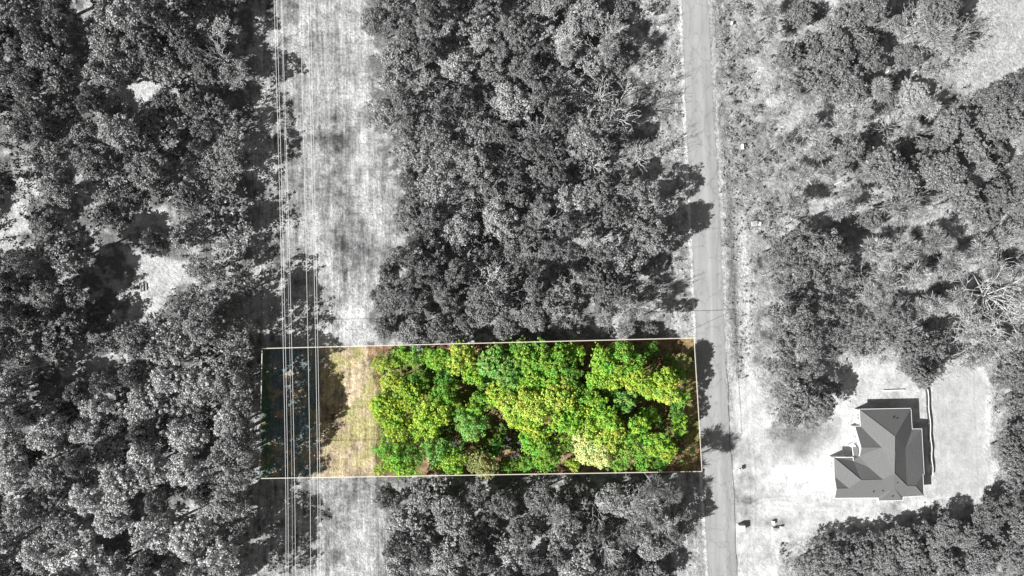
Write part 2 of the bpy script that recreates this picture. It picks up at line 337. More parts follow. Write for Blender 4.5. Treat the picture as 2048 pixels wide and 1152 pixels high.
# road, slightly crowned, with gravel edge
def roadmat():
    m, nt, b = newmat("worn_asphalt"); L = nt.links
    tc = N(nt, "ShaderNodeTexCoord"); uv = N(nt, "ShaderNodeAttribute", attribute_name="Lane")
    n1 = N(nt, "ShaderNodeTexNoise"); n1.inputs['Scale'].default_value = 9; n1.inputs['Detail'].default_value = 8; n1.inputs['Roughness'].default_value = .8
    mp = N(nt, "ShaderNodeMapping"); mp.inputs['Scale'].default_value = (1.6, .07, 1)
    n2 = N(nt, "ShaderNodeTexNoise"); n2.inputs['Scale'].default_value = 1; n2.inputs['Detail'].default_value = 5
    n3 = N(nt, "ShaderNodeTexNoise"); n3.inputs['Scale'].default_value = .16; n3.inputs['Detail'].default_value = 4
    L.new(tc.outputs['Object'], n1.inputs['Vector']); L.new(tc.outputs['Object'], mp.inputs[0]); L.new(mp.outputs[0], n2.inputs['Vector']); L.new(tc.outputs['Object'], n3.inputs['Vector'])
    def rng(src, lo, hi, a=.3, c=.7):
        r = N(nt, "ShaderNodeMapRange"); r.inputs[1].default_value = a; r.inputs[2].default_value = c; r.inputs[3].default_value = lo; r.inputs[4].default_value = hi
        L.new(src, r.inputs[0]); return r.outputs[0]
    def mul(a, c):
        q = N(nt, "ShaderNodeMath", operation='MULTIPLY'); L.new(a, q.inputs[0]); L.new(c, q.inputs[1]); return q.outputs[0]
    lane = N(nt, "ShaderNodeValToRGB"); e = lane.color_ramp.elements; e[0].position = 0; e[0].color = (.84,) * 3 + (1,); e[1].position = 1; e[1].color = (.92,) * 3 + (1,)
    for p, c in [(.05, .95), (.2, .98), (.32, .93), (.5, 1.04), (.58, 1.10), (.64, 1.02), (.78, .90), (.9, .98)]:
        q = e.new(p); q.color = (c, c, c, 1)
    L.new(uv.outputs['Fac'], lane.inputs[0])
    bwn = N(nt, "ShaderNodeRGBToBW"); L.new(lane.outputs[0], bwn.inputs[0])
    val = mul(mul(rng(n1.outputs[0], .88, 1.12), rng(n2.outputs[0], .92, 1.08)), mul(rng(n3.outputs[0], .92, 1.08), bwn.outputs[0]))
    vo = N(nt, "ShaderNodeTexVoronoi", feature='DISTANCE_TO_EDGE'); vo.inputs['Scale'].default_value = .34; vo.inputs['Randomness'].default_value = 1
    wrp = N(nt, "ShaderNodeMapping"); wrp.inputs['Scale'].default_value = (1.0, .45, 1); ad = N(nt, "ShaderNodeVectorMath", operation='ADD'); L.new(tc.outputs['Object'], ad.inputs[0])
    n6 = N(nt, "ShaderNodeTexNoise"); n6.inputs['Scale'].default_value = 1.3; n6.inputs['Detail'].default_value = 4; L.new(tc.outputs['Object'], n6.inputs['Vector']); L.new(n6.outputs[1], ad.inputs[1])
    L.new(ad.outputs[0], wrp.inputs[0]); L.new(wrp.outputs[0], vo.inputs['Vector']); val = mul(val, rng(vo.outputs[0], .80, 1.0, 0.0, .035))
    n7 = N(nt, "ShaderNodeTexNoise"); n7.inputs['Scale'].default_value = .55; n7.inputs['Detail'].default_value = 6; L.new(tc.outputs['Object'], n7.inputs['Vector']); val = mul(val, rng(n7.outputs[0], 1.04, .80, .60, .74))
    sc = N(nt, "ShaderNodeVectorMath", operation='SCALE'); sc.inputs[0].default_value = (.30, .30, .30); L.new(val, sc.inputs['Scale'])
    L.new(sc.outputs[0], b.inputs['Base Color']); b.inputs['Roughness'].default_value = .9; b.inputs['Specular IOR Level'].default_value = .2
    bp = N(nt, "ShaderNodeBump"); bp.inputs['Distance'].default_value = .01; L.new(n1.outputs[0], bp.inputs['Height']); L.new(bp.outputs[0], b.inputs['Normal'])
    return m
M_road = roadmat()
ys = np.arange(-700, 1800, 3.0); nseg = 12; V = []; lane = []
for y in ys:
    l = float(interp(roadL, y)) + 1.1 * (float(vnoise(np.array([y]), np.array([3.]), 14)[0]) - .5) + (y + 400) * 0 
    r = float(interp(roadR, y)) + 2.2 * (float(vnoise(np.array([y]), np.array([9.]), 11)[0]) - .5)
    if 985 < y < 1062: r += 5 * math.sin((y - 985) / 77 * math.pi)
    for k in range(nseg + 1):
        t = k / nseg; p = P(l + (r - l) * t, y); V.append((p.x, p.y, 0.012 + 0.07 * (1 - (2 * t - 1) ** 2))); lane.append(t)
F = [(i * (nseg + 1) + k, i * (nseg + 1) + k + 1, (i + 1) * (nseg + 1) + k + 1, (i + 1) * (nseg + 1) + k) for i in range(len(ys) - 1) for k in range(nseg)]
F = [f[::-1] for f in F]
me = mesh_np('road', V, F, M_road); a = me.attributes.new("Lane", 'FLOAT', 'POINT'); a.data.foreach_set('value', np.array(lane, dtype=np.float32))
o = bpy.data.objects.new('road', me); C.objects.link(o); tag(o, kind='structure')
# rut at the road's right edge (a low dark step of broken asphalt)
mb = MB(); pts = []
for y in range(745, 1200, 6):
    x = float(interp(roadR, y)) + 1.2 + 1.2 * math.sin(y / 37) + 0.6 * math.sin(y / 11); p = P(x, y); pts.append((p.x, p.y, 0.03))
mb.tube(pts, [0.03 + 0.05 * abs(math.sin(i * .37)) for i in range(len(pts))], 5)
tag(mb.build('road_edge', plain('broken_asphalt', g(.12), .9, .3)), kind='structure')

# ------------------------------------------------------------------ crowns
def unit(v): return v / np.maximum(np.linalg.norm(v, axis=-1, keepdims=True), 1e-6)
def quads_from(cen, nor, size, rng, aspect=1.0, up=None):
    n = len(cen); r = rng.normal(size=(n, 3)) if up is None else up
    a = unit(np.cross(nor, r)); b = np.cross(nor, a)
    s = size[:, None]; a = a * s * 0.5; b = b * s * 0.5 * aspect
    V = np.stack([cen - a - b, cen + a - b, cen + a + b, cen - a + b], 1).reshape(-1, 3)
    F = np.arange(4 * n).reshape(n, 4); return V, F
def leafy(seed, nl=115, per=88, R=3.5, RZ=2.7, lobe=(.45, .95), leaf=(.16, .30), zc=8.5, low=-.15, inner=5):
    rng = np.random.default_rng(seed)
    d = unit(rng.normal(size=(nl * 4, 3))); d = d[d[:, 2] > low][:nl]; nl = len(d)
    az = np.arctan2(d[:, 1], d[:, 0]); ph = rng.random(4) * 6.28
    out = 1 + .13 * np.sin(2 * az + ph[0]) + .12 * np.sin(3 * az + ph[1]) + .08 * np.sin(5 * az + ph[2])
    rad = (0.55 + .38 * rng.random(nl) ** .6) * out
    lr = rng.uniform(*lobe, nl); st_ = rng.random(nl) < .16                     # stray sprays that break the outline
    rad = np.where(st_, rad * rng.uniform(1.1, 1.32, nl), rad); lr = np.where(st_, lr * .55, lr)
    c = d * rad[:, None] * np.array([R, R, RZ])
    cs, ns, ss = [], [], []
    for i in range(nl):
        k = int(per * (lr[i] / lobe[1]) ** 1.6 * rng.uniform(.75, 1.2)) + 6
        q = unit(rng.normal(size=(k, 3)) + d[i] * .55 + np.array([0, 0, .35]))
        rr = lr[i] * rng.uniform(.45, 1.2, (k, 1))
        cs.append(c[i] + q * rr * np.array([1, 1, .8])); ns.append(unit(q * 1.0 + rng.normal(size=(k, 3)) * .7 + np.array([0, 0, .25]))); ss.append(rng.uniform(*leaf, k))
    k = nl * inner; q = unit(rng.normal(size=(k, 3))); rr = rng.random((k, 1)) ** .5 * .6                     # inner leaves
    cs.append(q * rr * np.array([R, R, RZ])); ns.append(unit(rng.normal(size=(k, 3)) + [0, 0, .5])); ss.append(rng.uniform(.25, .45, k))
    cs = np.concatenate(cs) + [0, 0, zc]; return quads_from(cs, np.concatenate(ns), np.concatenate(ss), rng, .8)
def twiggy(seed, n=1500, R=3.2, RZ=2.6, zc=7.0):
    """crown of fine leafless twigs that fan out from a few boughs"""
    rng = np.random.default_rng(seed); nb = 22
    d = unit(rng.normal(size=(nb, 3)) * [1, 1, .6] + [0, 0, .45]); b0 = d * [R, R, RZ] * rng.uniform(.15, .75, (nb, 1))
    i = rng.integers(0, nb, n); q = unit(d[i] * .8 + rng.normal(size=(n, 3)) * .75)
    st = b0[i] + q * rng.uniform(0, .5, (n, 1)) + rng.normal(size=(n, 3)) * .18; ln = rng.uniform(.3, 1.1, n); wd = rng.uniform(.05, .12, n)
    sd_ = unit(np.cross(q, rng.normal(size=(n, 3)))) * wd[:, None] * .5; e = st + q * ln[:, None]
    V = np.stack([st - sd_, st + sd_, e + sd_ * .35, e - sd_ * .35], 1).reshape(-1, 3) + [0, 0, zc]
    return V, np.arange(4 * n).reshape(n, 4)
def branches(seed, h=9.0, depth=4, spread=.7, r0=.16, kids=(2, 4), trunkfrac=.42, flat=0.0, star=0):
    rnd = random.Random(seed); tr = MB(); br = MB()
    top = Vector((rnd.uniform(-.3, .3), rnd.uniform(-.3, .3), h * trunkfrac))
    tr.tube([(0, 0, -.1), (top.x * .4, top.y * .4, top.z * .5), top], [r0 * 1.25, r0, r0 * .8], 7)
    def grow(p, d, L, r, dep):
        mid = p + d * L * .5 + Vector((rnd.uniform(-1, 1), rnd.uniform(-1, 1), rnd.uniform(-1, 1))) * L * .07
        e = p + d * L + Vector((rnd.uniform(-1, 1), rnd.uniform(-1, 1), rnd.uniform(-1, 1))) * L * .08
        br.tube([p, mid, e], [r, r * .8, r * .55], 4 if dep < 3 else 3)
        if dep >= depth: return
        for k in range(rnd.randint(*kids)):
            nd = (d + Vector((rnd.gauss(0, 1), rnd.gauss(0, 1), rnd.gauss(0, .6) + .15 - flat)) * spread).normalized()
            q = mid.lerp(e, rnd.uniform(.1, 1)) if k else e
            grow(q, nd, L * rnd.uniform(.55, .8), max(r * .6, .034), dep + 1)
    n0 = star or rnd.randint(4, 6)
    for k in range(n0):
        a = 6.283 * (k + rnd.uniform(-.3, .3)) / n0
        d = Vector((math.cos(a) * spread, math.sin(a) * spread, rnd.uniform(.5, 1.1) if not star else rnd.uniform(.1, 1.5))).normalized()
        grow(top * rnd.uniform(.8, 1), d, h * .30 * rnd.uniform(.8, 1.2), r0 * .55, 1)
    return tr, br
def limb_trunk(seed, h=8.5, r0=.19):
    rnd = random.Random(seed); m = MB()
    m.tube([(0, 0, -.1), (.05, .04, h * .35), (-.04, .06, h * .7), (0, 0, h * 1.12)], [r0 * 1.3, r0, r0 * .75, r0 * .2], 7)
    for k in range(7):
        a = k * 2.4 + rnd.random(); z = h * rnd.uniform(.5, .9); R = rnd.uniform(1.6, 2.8)
        m.tube([(0, 0, z), (math.cos(a) * R * .5, math.sin(a) * R * .5, z + R * .35), (math.cos(a) * R, math.sin(a) * R, z + R * .6)], [r0 * .5, r0 * .35, r0 * .12], 5)
    return m.mesh('trunk', M_bark, True)

CROWN = {}
CROWN['dense'] = [mesh_np('crown', *leafy(100 + i), M_leaf) for i in range(7)]
CROWN['airy'] = [mesh_np('crown', *leafy(200 + i, nl=66, per=76, lobe=(.4, .85), leaf=(.15, .28), inner=3), M_leaf) for i in range(5)]
CROWN['fine'] = [mesh_np('crown', *leafy(300 + i, nl=260, per=36, lobe=(.26, .5), leaf=(.14, .26)), M_leaf) for i in range(5)]
CROWN['open'] = [mesh_np('crown', *leafy(250 + i, nl=46, per=24, lobe=(.3, .62), leaf=(.16, .28), inner=2), M_leaf) for i in range(4)]
CROWN['twiggy'] = [mesh_np('crown', *twiggy(400 + i, 1900), M_twig) for i in range(5)]
TRUNK = [limb_trunk(k) for k in range(4)]
BARE = []
for i in range(7):
    t_, b_ = branches(500 + i, h=9.0 if i < 5 else 9.5, star=[13, 16, 11, 14, 0, 0, 9][i], depth=4 if i < 5 else 5, spread=[.75, .85, .65, .9, .75, .8, .7][i], kids=[(1, 3), (1, 3), (1, 3), (2, 3), (2, 4), (2, 4), (2, 3)][i], r0=.13 if i < 5 else .18)
    BARE.append((t_.mesh('trunk', M_bark, True), b_.mesh('branches', M_bark, True)))

ORD = ['topmost', 'second', 'third', 'fourth', 'fifth', 'sixth', 'seventh', 'eighth', 'ninth', 'tenth', 'eleventh', 'twelfth', 'thirteenth', 'fourteenth', 'fifteenth', 'sixteenth', 'seventeenth', 'eighteenth', 'nineteenth',
       'twentieth', 'twenty-first', 'twenty-second', 'twenty-third', 'twenty-fourth', 'twenty-fifth', 'twenty-sixth']
TREES = []      # (kind, px, py, r_px, style, colour, height, zone)
rnd = random.Random(21)
NV = [0]
def tree(kind, px, py, rp, style, col, zone, zc=None, bark=None):
    TREES.append(dict(kind=kind, px=px, py=py, r=rp, style=style, col=col, zone=zone, zc=zc, bark=bark))

# forest zones: polygon of crown positions, gaps, radius range, grey level, style mix
ZW = dict(name='W', poly=[(-110, -70), (470, -70), (478, 330), (486, 560), (480, 760), (478, 960), (450, 1020), (440, 1230), (-110, 1230)],
          voids=[[(118, -80), (168, -80), (190, 60), (205, 170), (170, 225), (130, 150)], [(215, 190), (262, 165), (300, 140), (318, 165), (290, 205), (262, 225)],
                 [(-40, 205), (50, 205), (60, 330), (20, 345), (-40, 330)], [(-40, 500), (-20, 440), (15, 400), (60, 355), (80, 365), (55, 420), (40, 500)],
                 [(125, 385), (200, 380), (215, 430), (275, 540), (250, 630), (180, 610), (150, 540), (120, 450)],
                 [(232, 488), (300, 500), (380, 520), (385, 560), (330, 580), (312, 640), (255, 650), (262, 590)],
                 [(115, 750), (160, 715), (250, 695), (262, 712), (190, 750), (140, 765)], [(262, 425), (335, 405), (345, 460), (270, 455)], [(130, 315), (180, 305), (195, 375), (150, 370)],
                 [(165, 1010), (205, 1000), (225, 1152), (170, 1152)], [(-110, 980), (50, 975), (40, 1005), (-110, 1010)], [(330, 1005), (395, 990), (370, 1050), (330, 1040)], [(140, 830), (150, 830), (155, 1000), (140, 1000)]],
          r=(26, 50), sp=.80)
ZM = dict(name='M', poly=[(745, -70), (1240, -70), (1245, 100), (1195, 180), (1230, 260), (1235, 330), (1300, 380), (1320, 440), (1290, 520), (1250, 590), (1230, 655), (745, 665), (770, 570), (800, 480), (800, 330), (765, 250), (765, 120)],
          voids=[[(735, 55), (785, 55), (785, 80), (735, 85)], [(1085, 20), (1120, 20), (1125, 110), (1090, 110)], [(1150, 590), (1215, 620), (1200, 680), (1140, 670)], [(870, 590), (900, 590), (900, 640), (870, 640)]],
          r=(22, 42), sp=.84)
ZB = dict(name='B', poly=[(775, 985), (1350, 985), (1360, 1050), (1325, 1110), (1330, 1230), (800, 1230)], voids=[[(1150, 1085), (1200, 1085), (1200, 1110), (1150, 1110)]], r=(24, 44), sp=.82)
def inside(p, poly):
    x, y = p; c = False; n = len(poly)
    for i in range(n):
        x1, y1 = poly[i]; x2, y2 = poly[(i + 1) % n]
        if (y1 > y) != (y2 > y) and x < (x2 - x1) * (y - y1) / (y2 - y1) + x1: c = not c
    return c
def fill(z, tries, pre=()):
    got = [tuple(q) for q in pre]; xs = [p[0] for p in z['poly']]; ys = [p[1] for p in z['poly']]; new = []
    for t in range(tries):
        x = rnd.uniform(min(xs), max(xs)); y = rnd.uniform(min(ys), max(ys))
        r = z['r'][0] + (z['r'][1] - z['r'][0]) * (rnd.random() ** (1 + 2 * t / tries))
        if t > tries * .6: r = z['r'][0]
        if not inside((x, y), z['poly']) or any(inside((x, y), v) for v in z['voids']): continue
        if z['name'] == 'W' and any(float(sdist(np.array([x]), np.array([y]), q)[0]) > -r * .8 for q in CLEAR_W[:5]): continue
        if any((x - a) ** 2 + (y - b) ** 2 < ((r + c) * z['sp']) ** 2 for a, b, c in got): continue
        got.append((x, y, r)); new.append((x, y, r))
    return new
for x, y, r in fill(ZW, 5000):
    lv = rnd.uniform(.12, .20)
    if y > 740 and x > 150: lv = rnd.uniform(.25, .33)
    elif y > 760: lv = rnd.uniform(.20, .30)
    if 500 < x: lv *= .8
    tree('leafy_tree', x, y, r, rnd.choice(['dense', 'fine', 'fine', 'dense', 'airy']) if x < 415 else rnd.choice(['airy', 'open', 'open']), lv, 'W', zc=(float(np.interp(y, [0, 60, 90, 130, 160, 320, 360, 500, 540, 600, 640, 720, 780, 900, 950, 1010, 1060, 1230], [5.6, 5.4, 4.0, 4.2, 6.8, 6.8, 5.8, 6.0, 7.6, 7.6, 10, 10.5, 12, 12, 9, 8.5, 10.5, 11.5])) + rnd.uniform(-.4, .4)) if x > 415 else (rnd.uniform(6.5, 7.6) if x > 320 and y < 620 else rnd.uniform(7.0, 13.0)))
PRE = [(1292, 392, 34, 8.6), (1300, 475, 34, 9.0), (1255, 520, 40, 8.2), (1268, 440, 30, 7.5), (1238, 350, 30, 7.5), (1262, 640, 20, 7.0), (1215, 215, 24, 7.5), (1232, 130, 24, 7.0), (1250, 20, 22, 7.0)]
for x, y, r, z_ in PRE: tree('leafy_tree', x, y, r, rnd.choice(['dense', 'airy']) if r > 30 else 'open', rnd.uniform(.15, .18), 'M', zc=z_)
tree('leafy_tree', 462, 905, 40, 'airy', .16, 'W', zc=12.6); tree('leafy_tree', 474, 870, 34, 'airy', .16, 'W', zc=12.2)  # extra tall crowns added so the wood's shade reaches further right
for y in range(770, 1030, 46): tree('leafy_tree', 470 + 8 * math.sin(y * 5), y + 8 * math.sin(y), 33, 'airy', .18, 'W', zc=10.9 + .7 * math.sin(y * 1.3))  # airy row added to close gaps in that shade
for y in range(735, 1010, 38): tree('leafy_tree', 466 + 10 * math.sin(y * 3), y, 37, 'open', .18, 'W', zc=9.0 + .6 * math.sin(y * 2))  # stacked row added to fill the shade between tall and low crowns
for y in range(650, 1180, 44): tree('leafy_tree', 468 + 14 * math.sin(y), y, 36, 'open', .17, 'W', zc=6.4 + math.sin(y * 2))  # half-hidden lower row added to shade the ground nearest the wood
for x, y, r in fill(ZM, 5200, [q[:3] for q in PRE]):
    lv = rnd.uniform(.09, .23)
    if y > 560 and x < 1250: lv = rnd.uniform(.085, .15)
    if x < 800: lv *= .8
    tree('leafy_tree', x, y, r, rnd.choice(['dense', 'dense', 'fine', 'airy', 'airy']) if x < 1170 else rnd.choice(['airy', 'open', 'fine']), lv, 'M', zc=rnd.uniform(5.5, 11.5) if y < 620 else rnd.uniform(6, 8))
for x, y, r in fill(ZB, 3000):
    lv = rnd.uniform(.12, .24)
    tree('leafy_tree', x, y, r, rnd.choice(['dense', 'fine', 'airy']), lv, 'B', zc=rnd.uniform(6.0, 9.0) if x < 1280 else rnd.uniform(4.2, 5.2))
# east side, placed by eye: (x, y, r, style, grey)
for q in [(1600, 30, 22, 'airy', .17), (1575, 110, 24, 'airy', .16), (1620, 100, 28, 'fine', .15), (1665, 75, 26, 'airy', .16), (1700, 30, 26, 'airy', .14), (1745, 15, 26, 'dense', .13), (1790, 40, 22, 'airy', .13), (1670, 130, 30, 'dense', .14),
          (1725, 110, 34, 'dense', .13), (1640, 165, 26, 'fine', .15), (1700, 175, 28, 'dense', .14), (1580, 165, 22, 'airy', .16), (1810, 115, 22, 'dense', .14), (1890, 20, 26, 'airy', .13), (1860, 25, 24, 'fine', .17), (1785, 160, 14, 'dense', .13),
          (1820, 185, 26, 'airy', .26), (1780, 200, 20, 'airy', .26), (1900, 250, 28, 'airy', .16), (1950, 220, 30, 'airy', .14), (2000, 200, 30, 'dense', .11), (2045, 180, 28, 'dense', .09), (1990, 250, 26, 'airy', .15), (2035, 240, 30, 'airy', .15),
          (1880, 290, 22, 'airy', .17), (1700, 300, 24, 'dense', .12), (1730, 285, 18, 'airy', .14), (1770, 330, 34, 'fine', .16), (1800, 360, 28, 'fine', .16), (1840, 300, 20, 'dense', .13), (1890, 350, 34, 'dense', .15), (1850, 335, 24, 'airy', .15),
          (1940, 300, 28, 'airy', .17), (1990, 310, 22, 'dense', .13), (1930, 400, 28, 'fine', .15), (1965, 430, 30, 'fine', .14), (1990, 390, 26, 'airy', .12), (2035, 400, 26, 'dense', .15), (2045, 340, 26, 'dense', .12), (2040, 450, 24, 'airy', .19),
          (1560, 500, 28, 'airy', .13), (1600, 480, 26, 'airy', .12), (1640, 490, 34, 'dense', .16), (1665, 510, 26, 'dense', .15), (1610, 530, 28, 'airy', .14), (1560, 560, 26, 'airy', .13), (1600, 590, 28, 'airy', .12), (1650, 560, 28, 'airy', .14), (1555, 620, 26, 'airy', .13),
          (1600, 640, 26, 'dense', .12), (1650, 620, 24, 'airy', .13), (1565, 680, 26, 'airy', .12), (1620, 690, 28, 'airy', .13), (1670, 670, 24, 'airy', .13), (1720, 690, 26, 'airy', .14), (1800, 650, 26, 'airy', .15), (1820, 690, 28, 'fine', .14), (1770, 670, 24, 'airy', .14), (1860, 700, 28, 'airy', .13), (1700, 640, 24, 'airy', .12),
          (1570, 730, 26, 'airy', .14), (1620, 740, 26, 'airy', .13), (1560, 780, 22, 'airy', .15), (1600, 790, 30, 'fine', .17), (1645, 810, 26, 'fine', .16), (1580, 830, 24, 'airy', .17), (1620, 840, 18, 'airy', .18), (1665, 770, 20, 'airy', .12), (1540, 730, 16, 'airy', .16),
          (1820, 730, 22, 'fine', .14), (1840, 750, 24, 'fine', .15), (1870, 735, 18, 'airy', .12), (1740, 440, 22, 'fine', .22), (1700, 560, 18, 'airy', .15), (2030, 740, 34, 'fine', .14), (2040, 800, 30, 'fine', .13), (2020, 900, 28, 'fine', .13), (2045, 950, 30, 'fine', .14), (2060, 860, 34, 'airy', .12), (2000, 760, 20, 'airy', .16),
          (1640, 1092, 24, 'airy', .14), (1690, 1086, 26, 'airy', .12), (1740, 1088, 26, 'airy', .13), (1792, 1078, 26, 'dense', .14), (1842, 1064, 24, 'airy', .10), (1892, 1062, 26, 'dense', .13), (1930, 1075, 30, 'fine', .16), (1980, 1030, 32, 'dense', .11), (2030, 1010, 30, 'airy', .11), (2050, 1060, 30, 'dense', .15),
          (1620, 1130, 28, 'airy', .17), (1670, 1120, 28, 'airy', .15), (1720, 1120, 30, 'fine', .15), (1770, 1110, 28, 'fine', .16), (1820, 1100, 30, 'fine', .16), (1870, 1100, 28, 'dense', .16), (1900, 1140, 30, 'fine', .15), (1960, 1120, 30, 'dense', .15), (2010, 1100, 28, 'airy', .15), (2050, 1130, 30, 'fine', .15), (1840, 1150, 30, 'fine', .15), (1780, 1160, 30, 'airy', .14), (1700, 1170, 30, 'airy', .15), (1640, 1180, 28, 'airy', .15)]:
    tree('leafy_tree', q[0], q[1], q[2] * (1.14 if q[1] < 420 else 1.06), q[3] if q[1] > 420 or q[3] != 'airy' else rnd.choice(['airy', 'fine']), q[4] * .88, 'E', zc=rnd.uniform(4.2, 5.6) if q[1] > 1000 or (q[0] > 1980 and q[1] > 690) else rnd.uniform(5.5, 9.5) if q[2] > 22 else rnd.uniform(2.8, 4.5))
# east: soft leafless crowns
for q in [(1800, 410, 40), (1750, 500, 34), (1810, 500, 36), (1780, 560, 36), (1830, 560, 34), (1870, 480, 34), (1900, 530, 36), (1920, 600, 34), (1870, 610, 30), (1740, 590, 28), (1960, 500, 34), (1990, 540, 34), (1760, 610, 28), (1840, 620, 30), (1850, 220, 30), (1870, 70, 40), (1905, 85, 36), (1760, 180, 30), (1540, 20, 26),
          (1960, 340, 32), (1540, 60, 24), (1560, 290, 26), (1610, 350, 30), (1660, 340, 30), (1590, 400, 32), (1680, 420, 28), (2010, 470, 32), (1940, 660, 34), (1990, 690, 34), (2040, 680, 32), (1720, 230, 26), (1620, 250, 28), (1680, 250, 26), (1640, 300, 28), (1740, 350, 26), (1700, 385, 26), (1950, 720, 28), (1560, 350, 24), (1820, 260, 24),
          (930, 320, 30), (1000, 700 - 600, 20), (1085, 290, 24), (1250, 660, 22), (1270, 625, 22), (1170, 265, 22), (1215, 95, 24), (1130, 110, 22), (1200, 250, 22), (1205, 640, 20), (1245, 605, 20), (1120, 1030, 28), (1290, 1010, 34), (1320, 1050, 28), (1270, 1060, 30), (1010, 50, 22), (845, 60, 20), (1080, 420, 24), (830, 480, 24), (880, 590, 20)]:
    if any(t['zone'] != 'E' and (t['px'] - q[0]) ** 2 + (t['py'] - q[1]) ** 2 < 16 ** 2 for t in TREES): pass
    z = 'E' if q[0] > 1480 else ('B' if q[1] > 950 else 'M')
    tree('twiggy_tree', q[0], q[1], q[2], 'twiggy', rnd.uniform(.30, .42) if z == 'E' else rnd.uniform(.34, .46), z, zc=rnd.uniform(5.0, 7.0) if z == 'E' else rnd.uniform(8.5, 10.5))
# bare, pale-barked trees
for q in [(850, 165, 17), (1258, 230 - 60, 14), (930, 225, 16), (915, 250, 12), (990, 205, 17), (1020, 320, 15), (1095, 15, 20), (1075, 265, 20), (1125, 85, 22), (1135, 75, 14), (1205, 90, 20), (1207, 185, 20), (1240, 225, 24), (1190, 250, 20), (1235, 50, 14), (1080, 270, 20), (1035, 285, 18), (1100, 300, 16), (1190, 325, 20), (1245, 370, 14), (1285, 310, 16),
          (985, 410, 20), (830, 430, 18), (850, 575, 12), (780, 590, 14), (985, 565, 22), (1010, 585, 20), (1095, 440, 20), (1265, 610, 18), (1225, 640, 18), (1180, 490, 14), (1045, 500, 16), (960, 80, 14), (905, 380, 14), (1140, 560, 14), (940, 470, 14),
          (1620, 268, 30), (1785, 250, 30), (1840, 55, 34), (1905, 80, 24), (1715, 45, 26), (1965, 340, 26), (1820, 400, 34), (1545, 550, 18), (1990, 590, 60), (1975, 640, 40), (1890, 710, 34), (1870, 725, 24), (1735, 545, 20), (1740, 590, 24), (1735, 610, 20), (1745, 650, 22), (1725, 670, 22), (1800, 630, 20), (1675, 610, 16), (1585, 620, 16), (1680, 710, 18), (1660, 670, 14), (1645, 715, 12), (1930, 60, 20), (1700, 320, 20), (1515, 325, 18), (1580, 345, 16),
          (430, 105, 18), (40, 760 - 20, 14), (395, 1070, 20), (1255, 1010, 20), (1215, 1110, 16), (1290, 1000, 20), (1190, 1020, 18)]:
    x, y, r = q; z = 'E' if x > 1480 else ('W' if x < 500 else ('B' if y > 960 else 'M'))
    tree('bare_tree', x, y, r, 'bare', (rnd.uniform(.72, .85) if z != 'E' else rnd.uniform(.42, .56)), z, zc=(rnd.uniform(12, 13.5) if z != 'E' else rnd.uniform(6.5, 9)) if r < 40 else 10, bark=.6)
